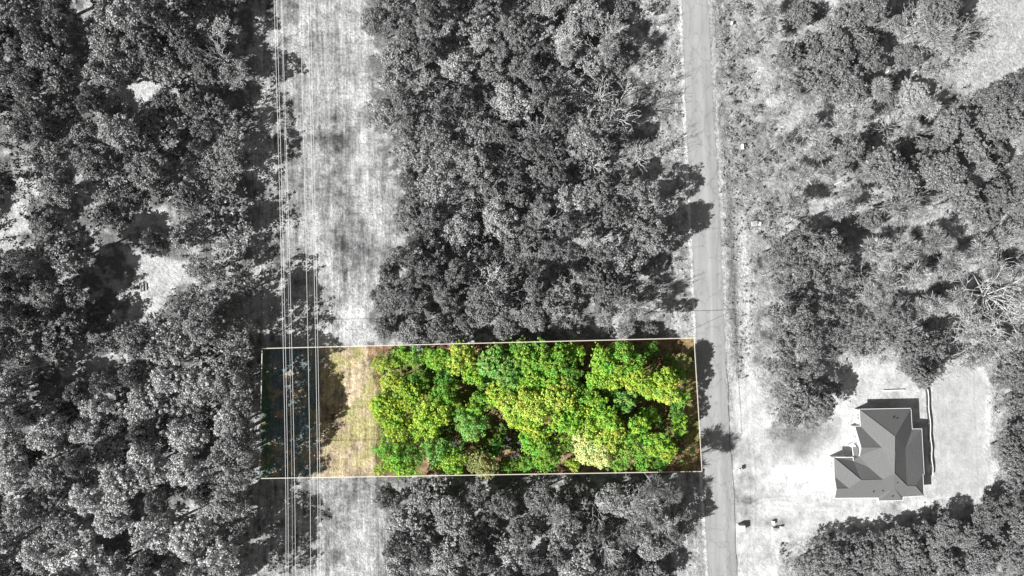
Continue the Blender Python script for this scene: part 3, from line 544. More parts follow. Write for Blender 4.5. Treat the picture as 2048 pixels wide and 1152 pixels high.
# the coloured lot: (x, y, r, style, tint key)
TINT = dict(Y=(.36, .56, .02), V=(.45, .60, .05), G=(.21, .46, .025), B=(.21, .47, .07), D=(.12, .31, .02), P=(.62, .70, .24), O=(.38, .40, .13), L=(.27, .55, .02))
for q in [(762, 728, 16, 'airy', 'V'), (800, 715, 18, 'airy', 'L'), (835, 712, 20, 'airy', 'G'), (875, 716, 20, 'fine', 'L'), (788, 765, 22, 'fine', 'V'), (772, 812, 26, 'fine', 'Y'), (792, 850, 27, 'fine', 'Y'), (818, 790, 26, 'fine', 'Y'), (835, 765, 22, 'airy', 'D'), (862, 832, 30, 'dense', 'Y'), (838, 855, 22, 'dense', 'L'),
          (885, 790, 25, 'airy', 'G'), (893, 745, 24, 'airy', 'D'), (905, 820, 20, 'airy', 'G'), (922, 716, 26, 'dense', 'V'), (945, 742, 24, 'dense', 'L'), (985, 722, 28, 'fine', 'B'), (1015, 745, 30, 'fine', 'B'), (1048, 716, 30, 'dense', 'G'), (1080, 712, 24, 'airy', 'G'), (1055, 760, 30, 'dense', 'L'), (1000, 785, 26, 'dense', 'Y'),
          (1035, 800, 32, 'dense', 'V'), (1070, 810, 28, 'dense', 'V'), (1035, 832, 22, 'dense', 'Y'), (960, 805, 20, 'airy', 'G'), (942, 850, 25, 'dense', 'B'), (945, 830, 20, 'airy', 'L'), (780, 898, 24, 'airy', 'G'), (802, 925, 26, 'fine', 'L'), (830, 905, 22, 'airy', 'D'), (870, 898, 24, 'airy', 'B'), (905, 920, 24, 'airy', 'L'), (880, 928, 14, 'airy', 'V'),
          (945, 922, 20, 'fine', 'O'), (970, 930, 22, 'fine', 'O'), (995, 892, 17, 'airy', 'D'), (1112, 720, 26, 'dense', 'G'), (1100, 755, 28, 'dense', 'L'), (1145, 705, 20, 'airy', 'L'), (1140, 745, 22, 'airy', 'D'), (1160, 790, 24, 'airy', 'D'), (1110, 795, 30, 'dense', 'V'), (1205, 722, 24, 'dense', 'L'), (1195, 760, 20, 'dense', 'L'), (1240, 708, 24, 'dense', 'G'),
          (1232, 748, 26, 'dense', 'Y'), (1262, 730, 22, 'airy', 'G'), (1278, 762, 24, 'dense', 'Y'), (1300, 700, 15, 'airy', 'D'), (1328, 760, 22, 'dense', 'Y'), (1335, 785, 20, 'dense', 'V'), (1300, 775, 20, 'dense', 'Y'), (1366, 722, 14, 'airy', 'O'), (1355, 745, 14, 'airy', 'G'), (1190, 805, 22, 'airy', 'L'), (1250, 800, 20, 'airy', 'B'), (1225, 775, 18, 'airy', 'G'),
          (1135, 840, 28, 'dense', 'L'), (1170, 840, 30, 'dense', 'Y'), (1070, 858, 26, 'dense', 'Y'), (1060, 882, 20, 'dense', 'L'), (1215, 838, 24, 'dense', 'L'), (1175, 885, 33, 'dense', 'P'), (1222, 880, 28, 'dense', 'V'), (1200, 910, 24, 'dense', 'P'), (1296, 832, 18, 'airy', 'G'), (1278, 855, 20, 'airy', 'L'), (1260, 890, 24, 'airy', 'G'), (1310, 885, 22, 'airy', 'L'), (1335, 900, 18, 'dense', 'Y'),
          (1285, 920, 18, 'airy', 'G'), (1320, 925, 14, 'airy', 'D'), (1240, 926, 16, 'airy', 'G'), (1125, 885, 22, 'airy', 'G'), (1090, 912, 24, 'fine', 'G'), (1050, 928, 14, 'airy', 'G'), (1145, 930, 12, 'airy', 'V'), (1020, 928, 14, 'airy', 'D'), (760, 940, 11, 'airy', 'V'), (1085, 880, 16, 'airy', 'D'), (975, 765, 18, 'airy', 'D'), (1130, 770, 20, 'dense', 'V'), (1362, 795, 17, 'airy', 'G'), (1358, 850, 16, 'airy', 'L'), (1352, 825, 15, 'airy', 'D')]:
    tree('leafy_tree', q[0], q[1], q[2] * 1.16, rnd.choice(['dense', 'fine']) if q[3] == 'dense' else q[3], TINT[q[4]], 'L', zc=rnd.uniform(6.0, 8.2) if q[2] > 18 else rnd.uniform(3.5, 5.0))
for q in [(1025, 893, 16), (905, 885, 10), (1190, 735, 12), (832, 725, 10)]: tree('bare_tree', q[0], q[1], q[2], 'bare', (.55, .50, .60), 'L', zc=6)
# road side: tall trees whose long shadows cross the verge and the road
for q in [(1350, 1075, 20, 'airy', .13, 8), (1300, 700 - 45, 16, 'airy', .14, 9)]:
    tree('leafy_tree', q[0], q[1] + (35 if q[1] < 960 and q[1] > 900 else 0), q[2], q[3], q[4], 'B' if q[1] > 900 else 'M', zc=q[5] - 1.5)

for q in [(1308, 972, 30), (1338, 985, 30)]: tree('twiggy_tree', q[0], q[1], q[2], 'twiggy', .22, 'B', zc=12.5)
# ---- sunny clearings stay open: trees up-sun of them are shorter ones
LIT = CLEAR_W + [[(1480, 1000), (1900, 1000), (1840, 1035), (1600, 1060)], CLEAR_E[0], [(1640, 800), (1700, 800), (1660, 960), (1600, 960)]]
def shade_px(t, z):
    b = P(t['px'], t['py'], z); L_ = z * 1.235; return px_of(b.x + L_ * math.cos(AZ), b.y + L_ * math.sin(AZ))
keep_ = []
for t in TREES:
    if t['kind'] == 'leafy_tree' and t['zone'] in 'WE':
        zz = t['zc']
        while zz > 3.6 and any(inside(shade_px(t, zz + dz), p) for p in LIT for dz in (-1.0, 0, 1.0)): zz -= .5
        if zz <= 3.6 and t['zone'] == 'W' and t['px'] < 400: continue
        t['zc'] = zz
    if t['kind'] == 'leafy_tree' and t['zone'] in 'MB' and any(b['kind'] == 'bare_tree' and (b['px'] - t['px']) ** 2 + (b['py'] - t['py']) ** 2 < 26 ** 2 for b in TREES): t['zc'] = max(4.5, t['zc'] - 3)
    keep_.append(t)
TREES = keep_
# ---- build them
def grey(c): return tuple(c) + (1,) if hasattr(c, '__len__') else (c, c, c, 1)
leafs = [t for t in TREES if t['kind'] == 'leafy_tree']
print('LEAFY', len(leafs), {z: sum(1 for t in leafs if t['zone'] == z) for z in 'WMBEL'}, 'twiggy', sum(t['kind'] == 'twiggy_tree' for t in TREES), 'bare', sum(t['kind'] == 'bare_tree' for t in TREES))
def vis(t): return -t['r'] * .6 < t['px'] < 2048 + t['r'] * .6 and -t['r'] * .6 < t['py'] < 1152 + t['r'] * .6
ranked = sorted(leafs, key=lambda t: -(t['r'] + (1000 if vis(t) else 0) + (200 if t['zone'] == 'L' else 0)))
single = set(id(t) for t in ranked[:300])
ZN = dict(W=('left of the mown strip', 'wood left of the mown strip'), M=('right of the mown strip above the coloured lot', 'wood between the strip and the road'),
          B=('right of the mown strip below the coloured lot', 'wood below the coloured lot'), E=('right of the road', 'woodland right of the road'), L=('in the coloured lot', 'trees of the coloured lot'))
def look(t):
    c = t['col']
    if t['kind'] == 'bare_tree': return 'leafless'
    if t['kind'] == 'twiggy_tree': return 'pale' if c > .28 else 'grey'
    if t['zone'] == 'L':
        for k, n in dict(Y='yellow-green', V='lime-yellow', G='green', B='bluish-green', D='dark green', P='pale cream', O='olive', L='bright green').items():
            if TINT[k] == c: return n
        return 'green'
    return 'pale grey' if c > .20 else ('dark grey' if c < .135 else 'grey')
def rowkey(t):
    z = t['zone']
    if z == 'W': return int((530 - t['px']) // 64)
    if z == 'M': return int(max(0, (t['px'] - 735)) // 60)
    if z == 'B': return int(max(0, (t['px'] - 745)) // 62)
    if z == 'E': return int((t['px'] - 1490) // 62)
    return int((t['py'] - 676) // 46)
rows = {}
for t in TREES:
    if t['kind'] == 'leafy_tree' and id(t) not in single: continue
    rows.setdefault((t['kind'], t['zone'], rowkey(t)), []).append(t)
for (kind, z, rk), L_ in rows.items():
    L_.sort(key=lambda t: t['px'] if z == 'L' else t['py'])
    noun = dict(leafy_tree='tree', twiggy_tree='tree', bare_tree='tree')[kind]
    kw = {'leafy_tree': 'leafy', 'twiggy_tree': 'twiggy', 'bare_tree': 'bare'}[kind]
    for i, t in enumerate(L_):
        rown = 'first' if rk == 0 else ORD[rk]
        if z == 'L': t['label'] = f"{look(t)} {noun}, {'leftmost' if i == 0 else ORD[i]} {kw} one in the {rown} row of the coloured lot"
        else: t['label'] = f"{look(t)} {noun}, {ORD[i]} {kw} one in {rown} row {ZN[z][0]}"
        if len(t['label'].split()) > 16: t['label'] = t['label'].replace(' one in ', ' in ').replace('of the mown strip', 'of mown strip')
        t['group'] = {'leafy_tree': 'leafy trees', 'twiggy_tree': 'twiggy trees', 'bare_tree': 'bare trees'}[kind] + ', ' + ZN[z][1]
stuffV, stuffF, nb = [], [], 0
for t in TREES:
    kind = t['kind']; rm = t['r'] * S * (H - t['zc']) / H; zc = t['zc']
    p = P(t['px'], t['py'], zc if kind != 'bare_tree' else zc * .75)
    rz = rnd.random() * 6.283
    if kind != 'bare_tree':
        base = 8.5 if kind == 'leafy_tree' else 7.0; R0 = 3.5 if kind == 'leafy_tree' else 3.2
        s = rm / R0 * 1.02; zs = zc / base
        cm = rnd.choice(CROWN[t['style']])
        if kind == 'leafy_tree' and id(t) not in single:
            n = len(cm.vertices); V = np.empty(n * 3, dtype=np.float32); cm.vertices.foreach_get('co', V); V = V.reshape(-1, 3)
            cr, sr = math.cos(rz), math.sin(rz); s *= .98
            W = np.stack([(V[:, 0] * cr - V[:, 1] * sr) * s + p.x, (V[:, 0] * sr + V[:, 1] * cr) * s + p.y, V[:, 2] * zs], -1)
            stuffV.append(W); stuffF.append(np.arange(n).reshape(-1, 4) + nb); nb += n; continue
        root = empty(kind, (p.x, p.y, 0), rz); root.scale = (s, s, zs)
        tk = bpy.data.objects.new('trunk', rnd.choice(TRUNK)); cr_ = bpy.data.objects.new('crown', cm)
        # undo part of the height stretch so crowns keep their depth
        q = min(1.25, max(.6, s / zs)); cr_.scale = (1, 1, q); cr_.location = (0, 0, base * (1 - q)); 
        if kind == 'twiggy_tree': tk.scale = (.9, .9, .80)
        tk.color = grey(rnd.uniform(.14, .26)) if kind == 'leafy_tree' else grey(.4)
        cr_.color = grey(t['col'] * 1.7 if not hasattr(t['col'], '__len__') and kind == 'leafy_tree' else t['col'])
    else:
        tm, bm_ = rnd.choice(BARE[:5]) if t['r'] < 22 else rnd.choice(BARE[5:] + BARE[:2])
        s = rm / 3.4 * 1.15; root = empty(kind, (p.x, p.y, 0), rz); root.scale = (s, s, zc / 8.3)
        tk = bpy.data.objects.new('trunk', tm); cr_ = bpy.data.objects.new('branches', bm_); tk.color = grey(t['col']); cr_.color = grey(t['col'])
    for c in (tk, cr_): C.objects.link(c); c.parent = root
    tag(root, t['label'], 'tree', t['group'])
if stuffV:
    o = bpy.data.objects.new('small_trees', mesh_np('small_trees', np.concatenate(stuffV), np.concatenate(stuffF), M_leaf)); C.objects.link(o); o.color = grey(.22)
    tag(o, 'smaller grey leafy trees filling in between the larger crowns', 'trees', kind='stuff')

# ------------------------------------------------------------------ understorey (stuff)
def understorey(name, polys, n, zr, rr, col, label, seed, leaf=(.2, .36), per=26, avoid=(), cat='undergrowth'):
    rng = np.random.default_rng(seed); cs, ns, ss = [], [], []
    allp = np.concatenate([np.array(p) for p in polys]); lo, hi = allp.min(0), allp.max(0); got = 0
    PXY = rng.uniform(lo, hi, (n * 6, 2)); ok = np.zeros(len(PXY), bool)
    for p in polys: ok |= sdist(PXY[:, 0], PXY[:, 1], p) > 0
    for p in avoid: ok &= sdist(PXY[:, 0], PXY[:, 1], p) < 0
    dens = fbm(PXY[:, 0], PXY[:, 1], 45, 3, seed) ; ok &= dens > rng.uniform(.2, .65, len(dens))
    PXY = PXY[ok][:n]; n = len(PXY)
    for x, y in PXY:
        z = rng.uniform(*zr); r = rng.uniform(*rr); c = P(x, y, z)
        for l in range(rng.integers(2, 5)):
            lc = np.array([c.x, c.y, z]) + rng.normal(size=3) * [r * .6, r * .6, r * .35]; lr = r * rng.uniform(.35, .6); k = int(per * rng.uniform(.6, 1.2))
            q = unit(rng.normal(size=(k, 3)) + [0, 0, .7]); cs.append(lc + q * lr * rng.uniform(.5, 1.1, (k, 1))); ns.append(unit(q + rng.normal(size=(k, 3)) * .5)); ss.append(rng.uniform(*leaf, k))
    cs = np.concatenate(cs); cs[:, 2] = np.maximum(cs[:, 2], .06)
    col = tuple(1.4 * c for c in col) if hasattr(col, '__len__') else col * 1.4
    V, F = quads_from(cs, np.concatenate(ns), np.concatenate(ss), rng, .8)
    o = bpy.data.objects.new(name, mesh_np(name, V, F, M_leaf)); C.objects.link(o); o.color = grey(col); tag(o, label, cat, kind='stuff'); return o
understorey('undergrowth', [ZW['poly'], ZM['poly'], ZB['poly']], 2600, (1.0, 4.5), (.9, 1.9), .13, 'low dark undergrowth between the trees left of the road', 3, avoid=CLEAR_W + [LOT] + ZW['voids'][4:5] + ZM['voids'] + ZW['voids'][:1] + ZW['voids'][9:10])
EASTP = [[(1500, -60), (2100, -60), (2100, 720), (1860, 760), (1640, 760), (1660, 850), (1550, 860), (1530, 500), (1480, 400), (1440, 200), (1430, -60)], [(1990, 700), (2100, 700), (2100, 1000), (1990, 980)], [(1560, 1090), (1800, 1060), (2100, 1000), (2100, 1220), (1560, 1220)]]
understorey('brush', EASTP, 1250, (.2, 1.6), (.35, 1.5), .165, 'low scrubby brush and weeds right of the road', 4, leaf=(.14, .26), per=16, avoid=[SAND, CLEAR_E[1]])
understorey('roadside_weeds', [[(1425, -60), (1500, -60), (1520, 400), (1500, 760), (1462, 760), (1445, 400)], [(1290, -60), (1355, -60), (1370, 330), (1370, 660), (1320, 660), (1300, 260), (1270, 100)]], 420, (.08, .35), (.25, .6), .24, 'low weeds and grass tufts along both road verges', 6, leaf=(.1, .2), per=12)
understorey('green_undergrowth', [[(760, 700), (1370, 690), (1385, 930), (760, 940)]], 420, (.6, 3.0), (.7, 1.5), (.10, .20, .03), 'low green undergrowth below the trees of the coloured lot', 8)

# ------------------------------------------------------------------ power lines
M_wire = plain('aluminium_wire', g(.85), .45, .05)
BX = [572, 576.5, 580.5, 591, 621, 636, 640.5]; names = ['leftmost', 'second', 'third', 'fourth', 'fifth', 'sixth', 'rightmost']
for i, bx in enumerate(BX):
    gx = (bx - 1024) / 1.10 * S; pts = []
    if i == 2: gx2 = gx
    for k in range(41):
        Y = 110 - 220 * k / 40; t = max(0, (Y + 45) / 105.0); z = 13.0 + 7.2 * t ** 1.35 * (1 if Y > -45 else 0) + (0.0 if i != 2 else -1.2) + (.7 * ((Y + 45) / 60) ** 2 if Y < -45 else 0)
        pts.append((gx + (.0 if i != 3 else -.004 * (Y + 60)), Y, z))
    mb = MB(); mb.tube(pts, .028 if i != 2 else .016, 6)
    o = mb.build('power_line', M_wire, smooth=True)
    lab = {2: 'thinnest power line wire, third from the left above the mown strip'}.get(i, f'pale power line wire, {names[i]} of the seven over the mown strip' if i in (0, 6) else f'pale power line wire, {names[i]} from the left of the seven over the mown strip')
    tag(o, lab, 'power line', 'power lines over the mown strip')

# ------------------------------------------------------------------ drawn boundary outline of the coloured lot, built as an added strip
ZR = 10.0; pts = [P(x, y, ZR) for x, y in LOT]
M_outline, nt_, b_ = newmat('translucent_cream_outline'); b_.inputs['Base Color'].default_value = (.86, .78, .66, 1); b_.inputs['Roughness'].default_value = .6
tp = N(nt_, "ShaderNodeBsdfTransparent"); mx_ = N(nt_, "ShaderNodeMixShader"); mx_.inputs[0].default_value = .42
nt_.links.new(b_.outputs[0], mx_.inputs[1]); nt_.links.new(tp.outputs[0], mx_.inputs[2]); nt_.links.new(mx_.outputs[0], nt_.nodes["Material Output"].inputs[0])
root = empty('boundary_outline', P(*LOT[0])); mb = MB(); base = root.location
inv = lambda v: (v[0] - base.x, v[1] - base.y, v[2])
cen = sum(pts, Vector()) / 4
outer = []; inner = []
for i in range(4):
    a = (pts[i] - pts[i - 1]).normalized(); b = (pts[(i + 1) % 4] - pts[i]).normalized(); d = (b - a) * .085; outer.append(pts[i] - d); inner.append(pts[i] + d)
mb.add([inv(v) for v in outer + inner], [(i, (i + 1) % 4, 4 + (i + 1) % 4, 4 + i) for i in range(4)])
mb.build('tape', M_outline, root)  # added strip that stands in for the drawn outline, not a real tape
for p in pts:
    mb = MB(); mb.tube([inv((p.x, p.y, 0)), inv((p.x, p.y, ZR + .1))], [.04, .03], 8); mb.build('post', plain('added_post_grey', g(.2)), root)  # slim posts added only to carry the outline
tag(root, 'thin cream drawn boundary line round the coloured lot', 'boundary line')

# ------------------------------------------------------------------ house
def HP(zx, zy, z): return P(1640 + zx / 5.2375, 790 + zy / 5.2375, z)
house = empty('house', P(1757, 900)); hb = house.location.copy()
def hl(v): return (v[0] - hb.x, v[1] - hb.y, v[2])
def shingles():
    m, nt, b = newmat('shingles'); L = nt.links; tc = N(nt, "ShaderNodeTexCoord")
    br = N(nt, "ShaderNodeTexNoise"); br.inputs['Scale'].default_value = 7; br.inputs['Detail'].default_value = 8; br.inputs['Roughness'].default_value = .8
    wv = N(nt, "ShaderNodeTexWave"); wv.inputs['Scale'].default_value = 2.2; wv.inputs['Distortion'].default_value = 3; wv.bands_direction = 'Z'
    L.new(tc.outputs['Object'], br.inputs['Vector']); L.new(tc.outputs['Object'], wv.inputs['Vector'])
    r = N(nt, "ShaderNodeMapRange"); r.inputs[1].default_value = .3; r.inputs[2].default_value = .7; r.inputs[3].default_value = .62; r.inputs[4].default_value = 1.38; L.new(br.outputs[0], r.inputs[0])
    r2 = N(nt, "ShaderNodeMapRange"); r2.inputs[3].default_value = .85; r2.inputs[4].default_value = 1.15; L.new(wv.outputs[1], r2.inputs[0])
    mu = N(nt, "ShaderNodeMath", operation='MULTIPLY'); L.new(r.outputs[0], mu.inputs[0]); L.new(r2.outputs[0], mu.inputs[1])
    sc = N(nt, "ShaderNodeVectorMath", operation='SCALE'); sc.inputs[0].default_value = (.13, .13, .13); L.new(mu.outputs[0], sc.inputs['Scale']); L.new(sc.outputs[0], b.inputs['Base Color'])
    b.inputs['Roughness'].default_value = .9
    bp = N(nt, "ShaderNodeBump"); bp.inputs['Distance'].default_value = .03; L.new(br.outputs[0], bp.inputs['Height']); L.new(bp.outputs[0], b.inputs['Normal'])
    return m
M_sh = shingles(); M_white = plain('white_trim', g(.82), .5, .04); M_brick = plain('pale_brick', g(.62), .85, .14, 6, .01)
M_glass = plain('glass_pane', g(.22), .15, .05, spec=.6); M_dark = plain('dark_metal', g(.05), .5, .1); M_door = plain('door_paint', g(.25), .5, .06)
E = 3.0; T = 6.5
RV = dict(NW=(412, 150, E), NE=(952, 140, E), N1=(785, 435, T), N2=(790, 620, T), TOP=(780, 820, T), NVW=(425, 328, E), GNW=(365, 328, E), GPK=(430, 550, 5.0), GIN=(645, 549, 5.0), GSW=(412, 640, 3.1),
          PNW=(350, 690, E), VAL=(500, 750, 4.0), HR2=(660, 886, 5.55), HR1=(430, 890, 5.5), WNW=(145, 655, E), WNE=(345, 652, E), WSW=(150, 850, E), WG1=(300, 978, 4.35), WPK=(170, 980, 4.35), SW=(150, 1080, E),
          SDW=(610, 1076, E), SDE=(868, 1068, E), SE=(1088, 1055, E), EH=(1000, 955, 4.25), EB=(910, 950, 4.5), ES=(1078, 832, E), EPS=(1090, 830, 2.75), EPN=(1065, 355, 2.75), NEV=(965, 356, E), EM=(895, 565, 4.5),
          DPK=(773, 970, 4.5), DSW=(612, 1108, 2.9), DSE=(866, 1104, 2.9), QNW=(340, 543, 2.6), QNE=(392, 545, 2.9), QSW=(350, 634, 2.75))
rv = {k: hl(HP(*v)) for k, v in RV.items()}
RF = [('NW', 'NVW', 'N2', 'N1'), ('NW', 'N1', 'NE'), ('NE', 'N1', 'TOP', 'EB', 'EM', 'NEV'), ('GNW', 'GPK', 'GIN', 'N2', 'NVW'), ('GPK', 'GSW', 'PNW', 'VAL', 'GIN'), ('GIN', 'VAL', 'HR2', 'TOP', 'N2'),
      ('WNW', 'HR1', 'HR2', 'VAL', 'PNW', 'WNE'), ('WNW', 'WSW', 'WG1', 'HR1'), ('WSW', 'WPK', 'WG1'), ('WPK', 'SW', 'SDW', 'DPK', 'TOP', 'HR2', 'HR1', 'WG1'), ('TOP', 'DPK', 'SDE', 'SE', 'EH', 'EB'), ('EH', 'SE', 'ES'),
      ('NEV', 'EM', 'EB', 'EH', 'ES', 'EPS', 'EPN'), ('DPK', 'SDW', 'DSW', 'DSE'), ('DPK', 'DSE', 'SDE'), ('QNW', 'QSW', 'GSW', 'QNE')]
roof = MB()
for f in RF:
    vs = [rv[k] for k in f]; c = tuple(sum(v[i] for v in vs) / len(vs) for i in range(3))
    # triangulate round the longest plane; a fan from the centroid would dent the slope, so clip ears through the first vertex
    a = MB(); top = vs; bot = [(v[0], v[1], v[2] - .14) for v in vs]; n = len(vs)
    roof.add(top + bot, [tuple(range(n)), tuple(range(2 * n - 1, n - 1, -1))] + [(i, n + i, n + (i + 1) % n, (i + 1) % n) for i in range(n)])
ro = roof.build('roof', M_sh, house)
rbm = ro.modifiers.new('Tri', 'TRIANGULATE')
# ridge caps, gutters
mb = MB()
for a, b in [('NW', 'N1'), ('NE', 'N1'), ('N1', 'TOP'), ('WNW', 'HR1'), ('HR1', 'HR2'), ('TOP', 'EB'), ('EH', 'SE'), ('EH', 'EB'), ('GPK', 'GIN'), ('WPK', 'WG1'), ('HR2', 'TOP')]:
    mb.tube([Vector(rv[a]) + Vector((0, 0, .0)), Vector(rv[b])], .07, 5)
mb.build('ridge_cap', plain('ridge_shingle', g(.15), .9, .2), ro)
EAVE = [('NW', 'NE'), ('NE', 'NEV'), ('NEV', 'EPN'), ('EPN', 'EPS'), ('ES', 'SE'), ('SE', 'SDE'), ('SDE', 'DSE'), ('DSE', 'DSW'), ('DSW', 'SDW'), ('SDW', 'SW'), ('WSW', 'WNW'), ('WNW', 'WNE'), ('WNE', 'PNW'), ('NVW', 'NW'), ('GNW', 'NVW'), ('GNW', 'GPK'), ('GPK', 'GSW'), ('WSW', 'WPK'), ('WPK', 'SW'), ('QNW', 'QSW')]
for a, b in EAVE:
    mb = MB(); va, vb = Vector(rv[a]), Vector(rv[b]); off = Vector((0, 0, -.05)); d = (vb - va).normalized() * .05
    mb.tube([va + off - d, vb + off + d], .085, 4); mb.build('gutter', M_white, house)
# walls under the eaves
FP = ['NW', 'NVW', 'GNW', 'GSW', 'QNW', 'QSW', 'PNW', 'WNE', 'WNW', 'WSW', 'SW', 'SDW', 'DSW', 'DSE', 'SDE', 'SE', 'ES', 'NEV', 'NE']
FP = ['NW', 'NVW', 'GNW', 'GSW', 'PNW', 'WNE', 'WNW', 'WSW', 'SW', 'SDW', 'DSW', 'DSE', 'SDE', 'SE', 'ES', 'NEV', 'NE']
fp = [Vector(rv[k][:2]) for k in FP]; ins = []
area = sum(fp[i].x * fp[(i + 1) % len(fp)].y - fp[(i + 1) % len(fp)].x * fp[i].y for i in range(len(fp)))
for i, p in enumerate(fp):
    a = (p - fp[i - 1]).normalized(); b = (fp[(i + 1) % len(fp)] - p).normalized(); sgn = 1 if area > 0 else -1
    n1 = Vector((-a.y, a.x)) * sgn; n2 = Vector((-b.y, b.x)) * sgn; n_ = (n1 + n2); n_ = n_ / max(n_.length_squared / 2, .5)
    ins.append(p + n_ * .38)
mb = MB(); mb.prism([tuple(p) for p in (ins if area > 0 else ins[::-1])], 0, 2.84); wl = mb.build('wall', M_brick, house)
for a, b, c in [('GNW', 'GPK', 'GSW'), ('WSW', 'WPK', 'SW')]:
    v = [Vector(rv[k]) + Vector((.25, 0, -.16)) for k in (a, b, c)]; mb = MB()
    w2 = [q + Vector((.15, 0, 0)) for q in v]; base2 = [Vector((q.x, q.y, 2.7)) for q in (v[0], v[2])]; 
    mb.add(v + w2, [(0, 1, 2), (5, 4, 3), (0, 3, 4, 1), (1, 4, 5, 2), (2, 5, 3, 0)]); mb.build('gable', M_white, house)
def window(x, y, wd, dirx, z=1.6, h=1.3):
    """window on a west (dirx) or other wall at local x, y"""
    f = MB(); gl = MB()
    if dirx:
        f.box((x, y, z), (.10, wd + .16, h + .16)); gl.box((x - .04, y, z), (.06, wd, h)); 
        f2 = [(x - .075, y, z)]; gb = MB(); gb.box((x - .08, y, z), (.03, .05, h)); gb.box((x - .083, y, z), (.03, wd, .05))
    else:
        f.box((x, y, z), (wd + .16, .10, h + .16)); gl.box((x, y - .04 * (1 if y < 0 else -1), z), (wd, .06, h)); gb = MB(); s_ = 1 if y < 0 else -1
        gb.box((x, y - .08 * s_, z), (.05, .03, h)); gb.box((x, y - .083 * s_, z), (wd, .03, .05))
    fr = f.build('window', M_white, house); gl.build('pane', M_glass, fr); gb.build('glazing_bar', M_white, fr)
def mid(a, b, t=.5): return (Vector(rv[a]).lerp(Vector(rv[b]), t))
q = mid('NW', 'NVW'); window(q.x + .36, q.y, 1.3, True)
q = mid('GNW', 'GSW', .35); window(q.x + .42, q.y, 1.0, True)
q = mid('GNW', 'GSW', .62); window(q.x + .40, q.y, 1.0, True)
q = mid('WNW', 'WSW'); window(q.x + .36, q.y, 1.4, True)
q = mid('WSW', 'SW', .5); window(q.x + .36, q.y, 1.0, True)
for t in (.25, .7): q = mid('NW', 'NE', t); window(q.x, q.y - .36, 1.2, False)
for t in (.3, .7): q = mid('SW', 'SDW', t); window(q.x, q.y + .36, 1.2, False)
mb = MB(); q = mid('GSW', 'PNW', .5); mb.box((q.x + .6, q.y + .0, 1.05), (.12, 1.0, 2.1)); dr = mb.build('door', M_door, house)
mb = MB(); mb.tube([(q.x + .5, q.y + .3, 1.0), (q.x + .46, q.y + .3, 1.0)], .035, 8); mb.build('handle', M_dark, dr)
mb = MB(); q = mid('DSW', 'DSE', .5); mb.box((q.x, q.y + .36, 1.15), (3.2, .1, 2.3)); mb.build('garage_door', M_white, house)
mb = MB(); v = [rv[k] for k in ('QNW', 'QSW')]; mb.tube([(v[0][0] + .15, v[0][1] - .15, 0), (v[0][0] + .15, v[0][1] - .15, 2.5)], .1, 8); mb.build('porch_post', M_white, house)
for zx, zy, z in [(762, 238, 4.15), (797, 246, 4.15), (805, 917, 5.0), (652, 1002, 4.0), (755, 1060, 3.5), (556, 1012, 3.95)]:
    p = Vector(hl(HP(zx, zy, z))); mb = MB(); mb.tube([p - Vector((0, 0, .4)), p + Vector((0, 0, .28))], .075, 8); mb.tube([p + Vector((0, 0, .2)), p + Vector((0, 0, .32))], [.14, .10], 8); mb.build('roof_vent', M_dark, house, True)
tag(house, 'single storey house with a dark grey hipped and gabled shingle roof', 'house')

# ------------------------------------------------------------------ small things
# silt fence right of the house
pl = [(1853, 778), (1857, 830), (1860, 880), (1862, 920), (1864, 956)]
fpts = []
for i in range(len(pl) - 1):
    for k in range(6):
        t = k / 6; x = pl[i][0] + (pl[i + 1][0] - pl[i][0]) * t; y = pl[i][1] + (pl[i + 1][1] - pl[i][1]) * t; fpts.append(P(x + .8 * math.sin(i * 6 + k), y, .45))
root = empty('silt_fence', (fpts[0].x, fpts[0].y, 0)); b0 = root.location.copy()
for i in range(0, len(fpts) - 1):
    pass
mb = MB(); n = len(fpts)
vs = [(p.x - b0.x + dx, p.y - b0.y, z) for dx in (-.02, .02) for p in fpts for z in (0, .85 + .0)]
for s_ in range(2):
    pass
fs = [(2 * i, 2 * i + 2, 2 * i + 3, 2 * i + 1) for i in range(n - 1)] + [(2 * n + 2 * i, 2 * n + 2 * i + 1, 2 * n + 2 * i + 3, 2 * n + 2 * i + 2) for i in range(n - 1)] + [(2 * i + 1, 2 * i + 3, 2 * n + 2 * i + 3, 2 * n + 2 * i + 1) for i in range(n - 1)]
mb.add(vs, fs); mb.build('fabric', plain('black_fabric', g(.06), .8, .15), root)
mb = MB(); mb.tube([(p.x - b0.x, p.y - b0.y, .88) for p in fpts], .075, 5); mb.build('top_hem', M_white, root)
for i in range(0, n, 4):
    p = fpts[i]; mb = MB(); mb.box((p.x - b0.x - .06, p.y - b0.y, .5), (.05, .05, 1.0)); mb.build('stake', plain('stake_wood', g(.5)), root)
tag(root, 'long low black silt fence with a white top hem beside the house', 'fence')

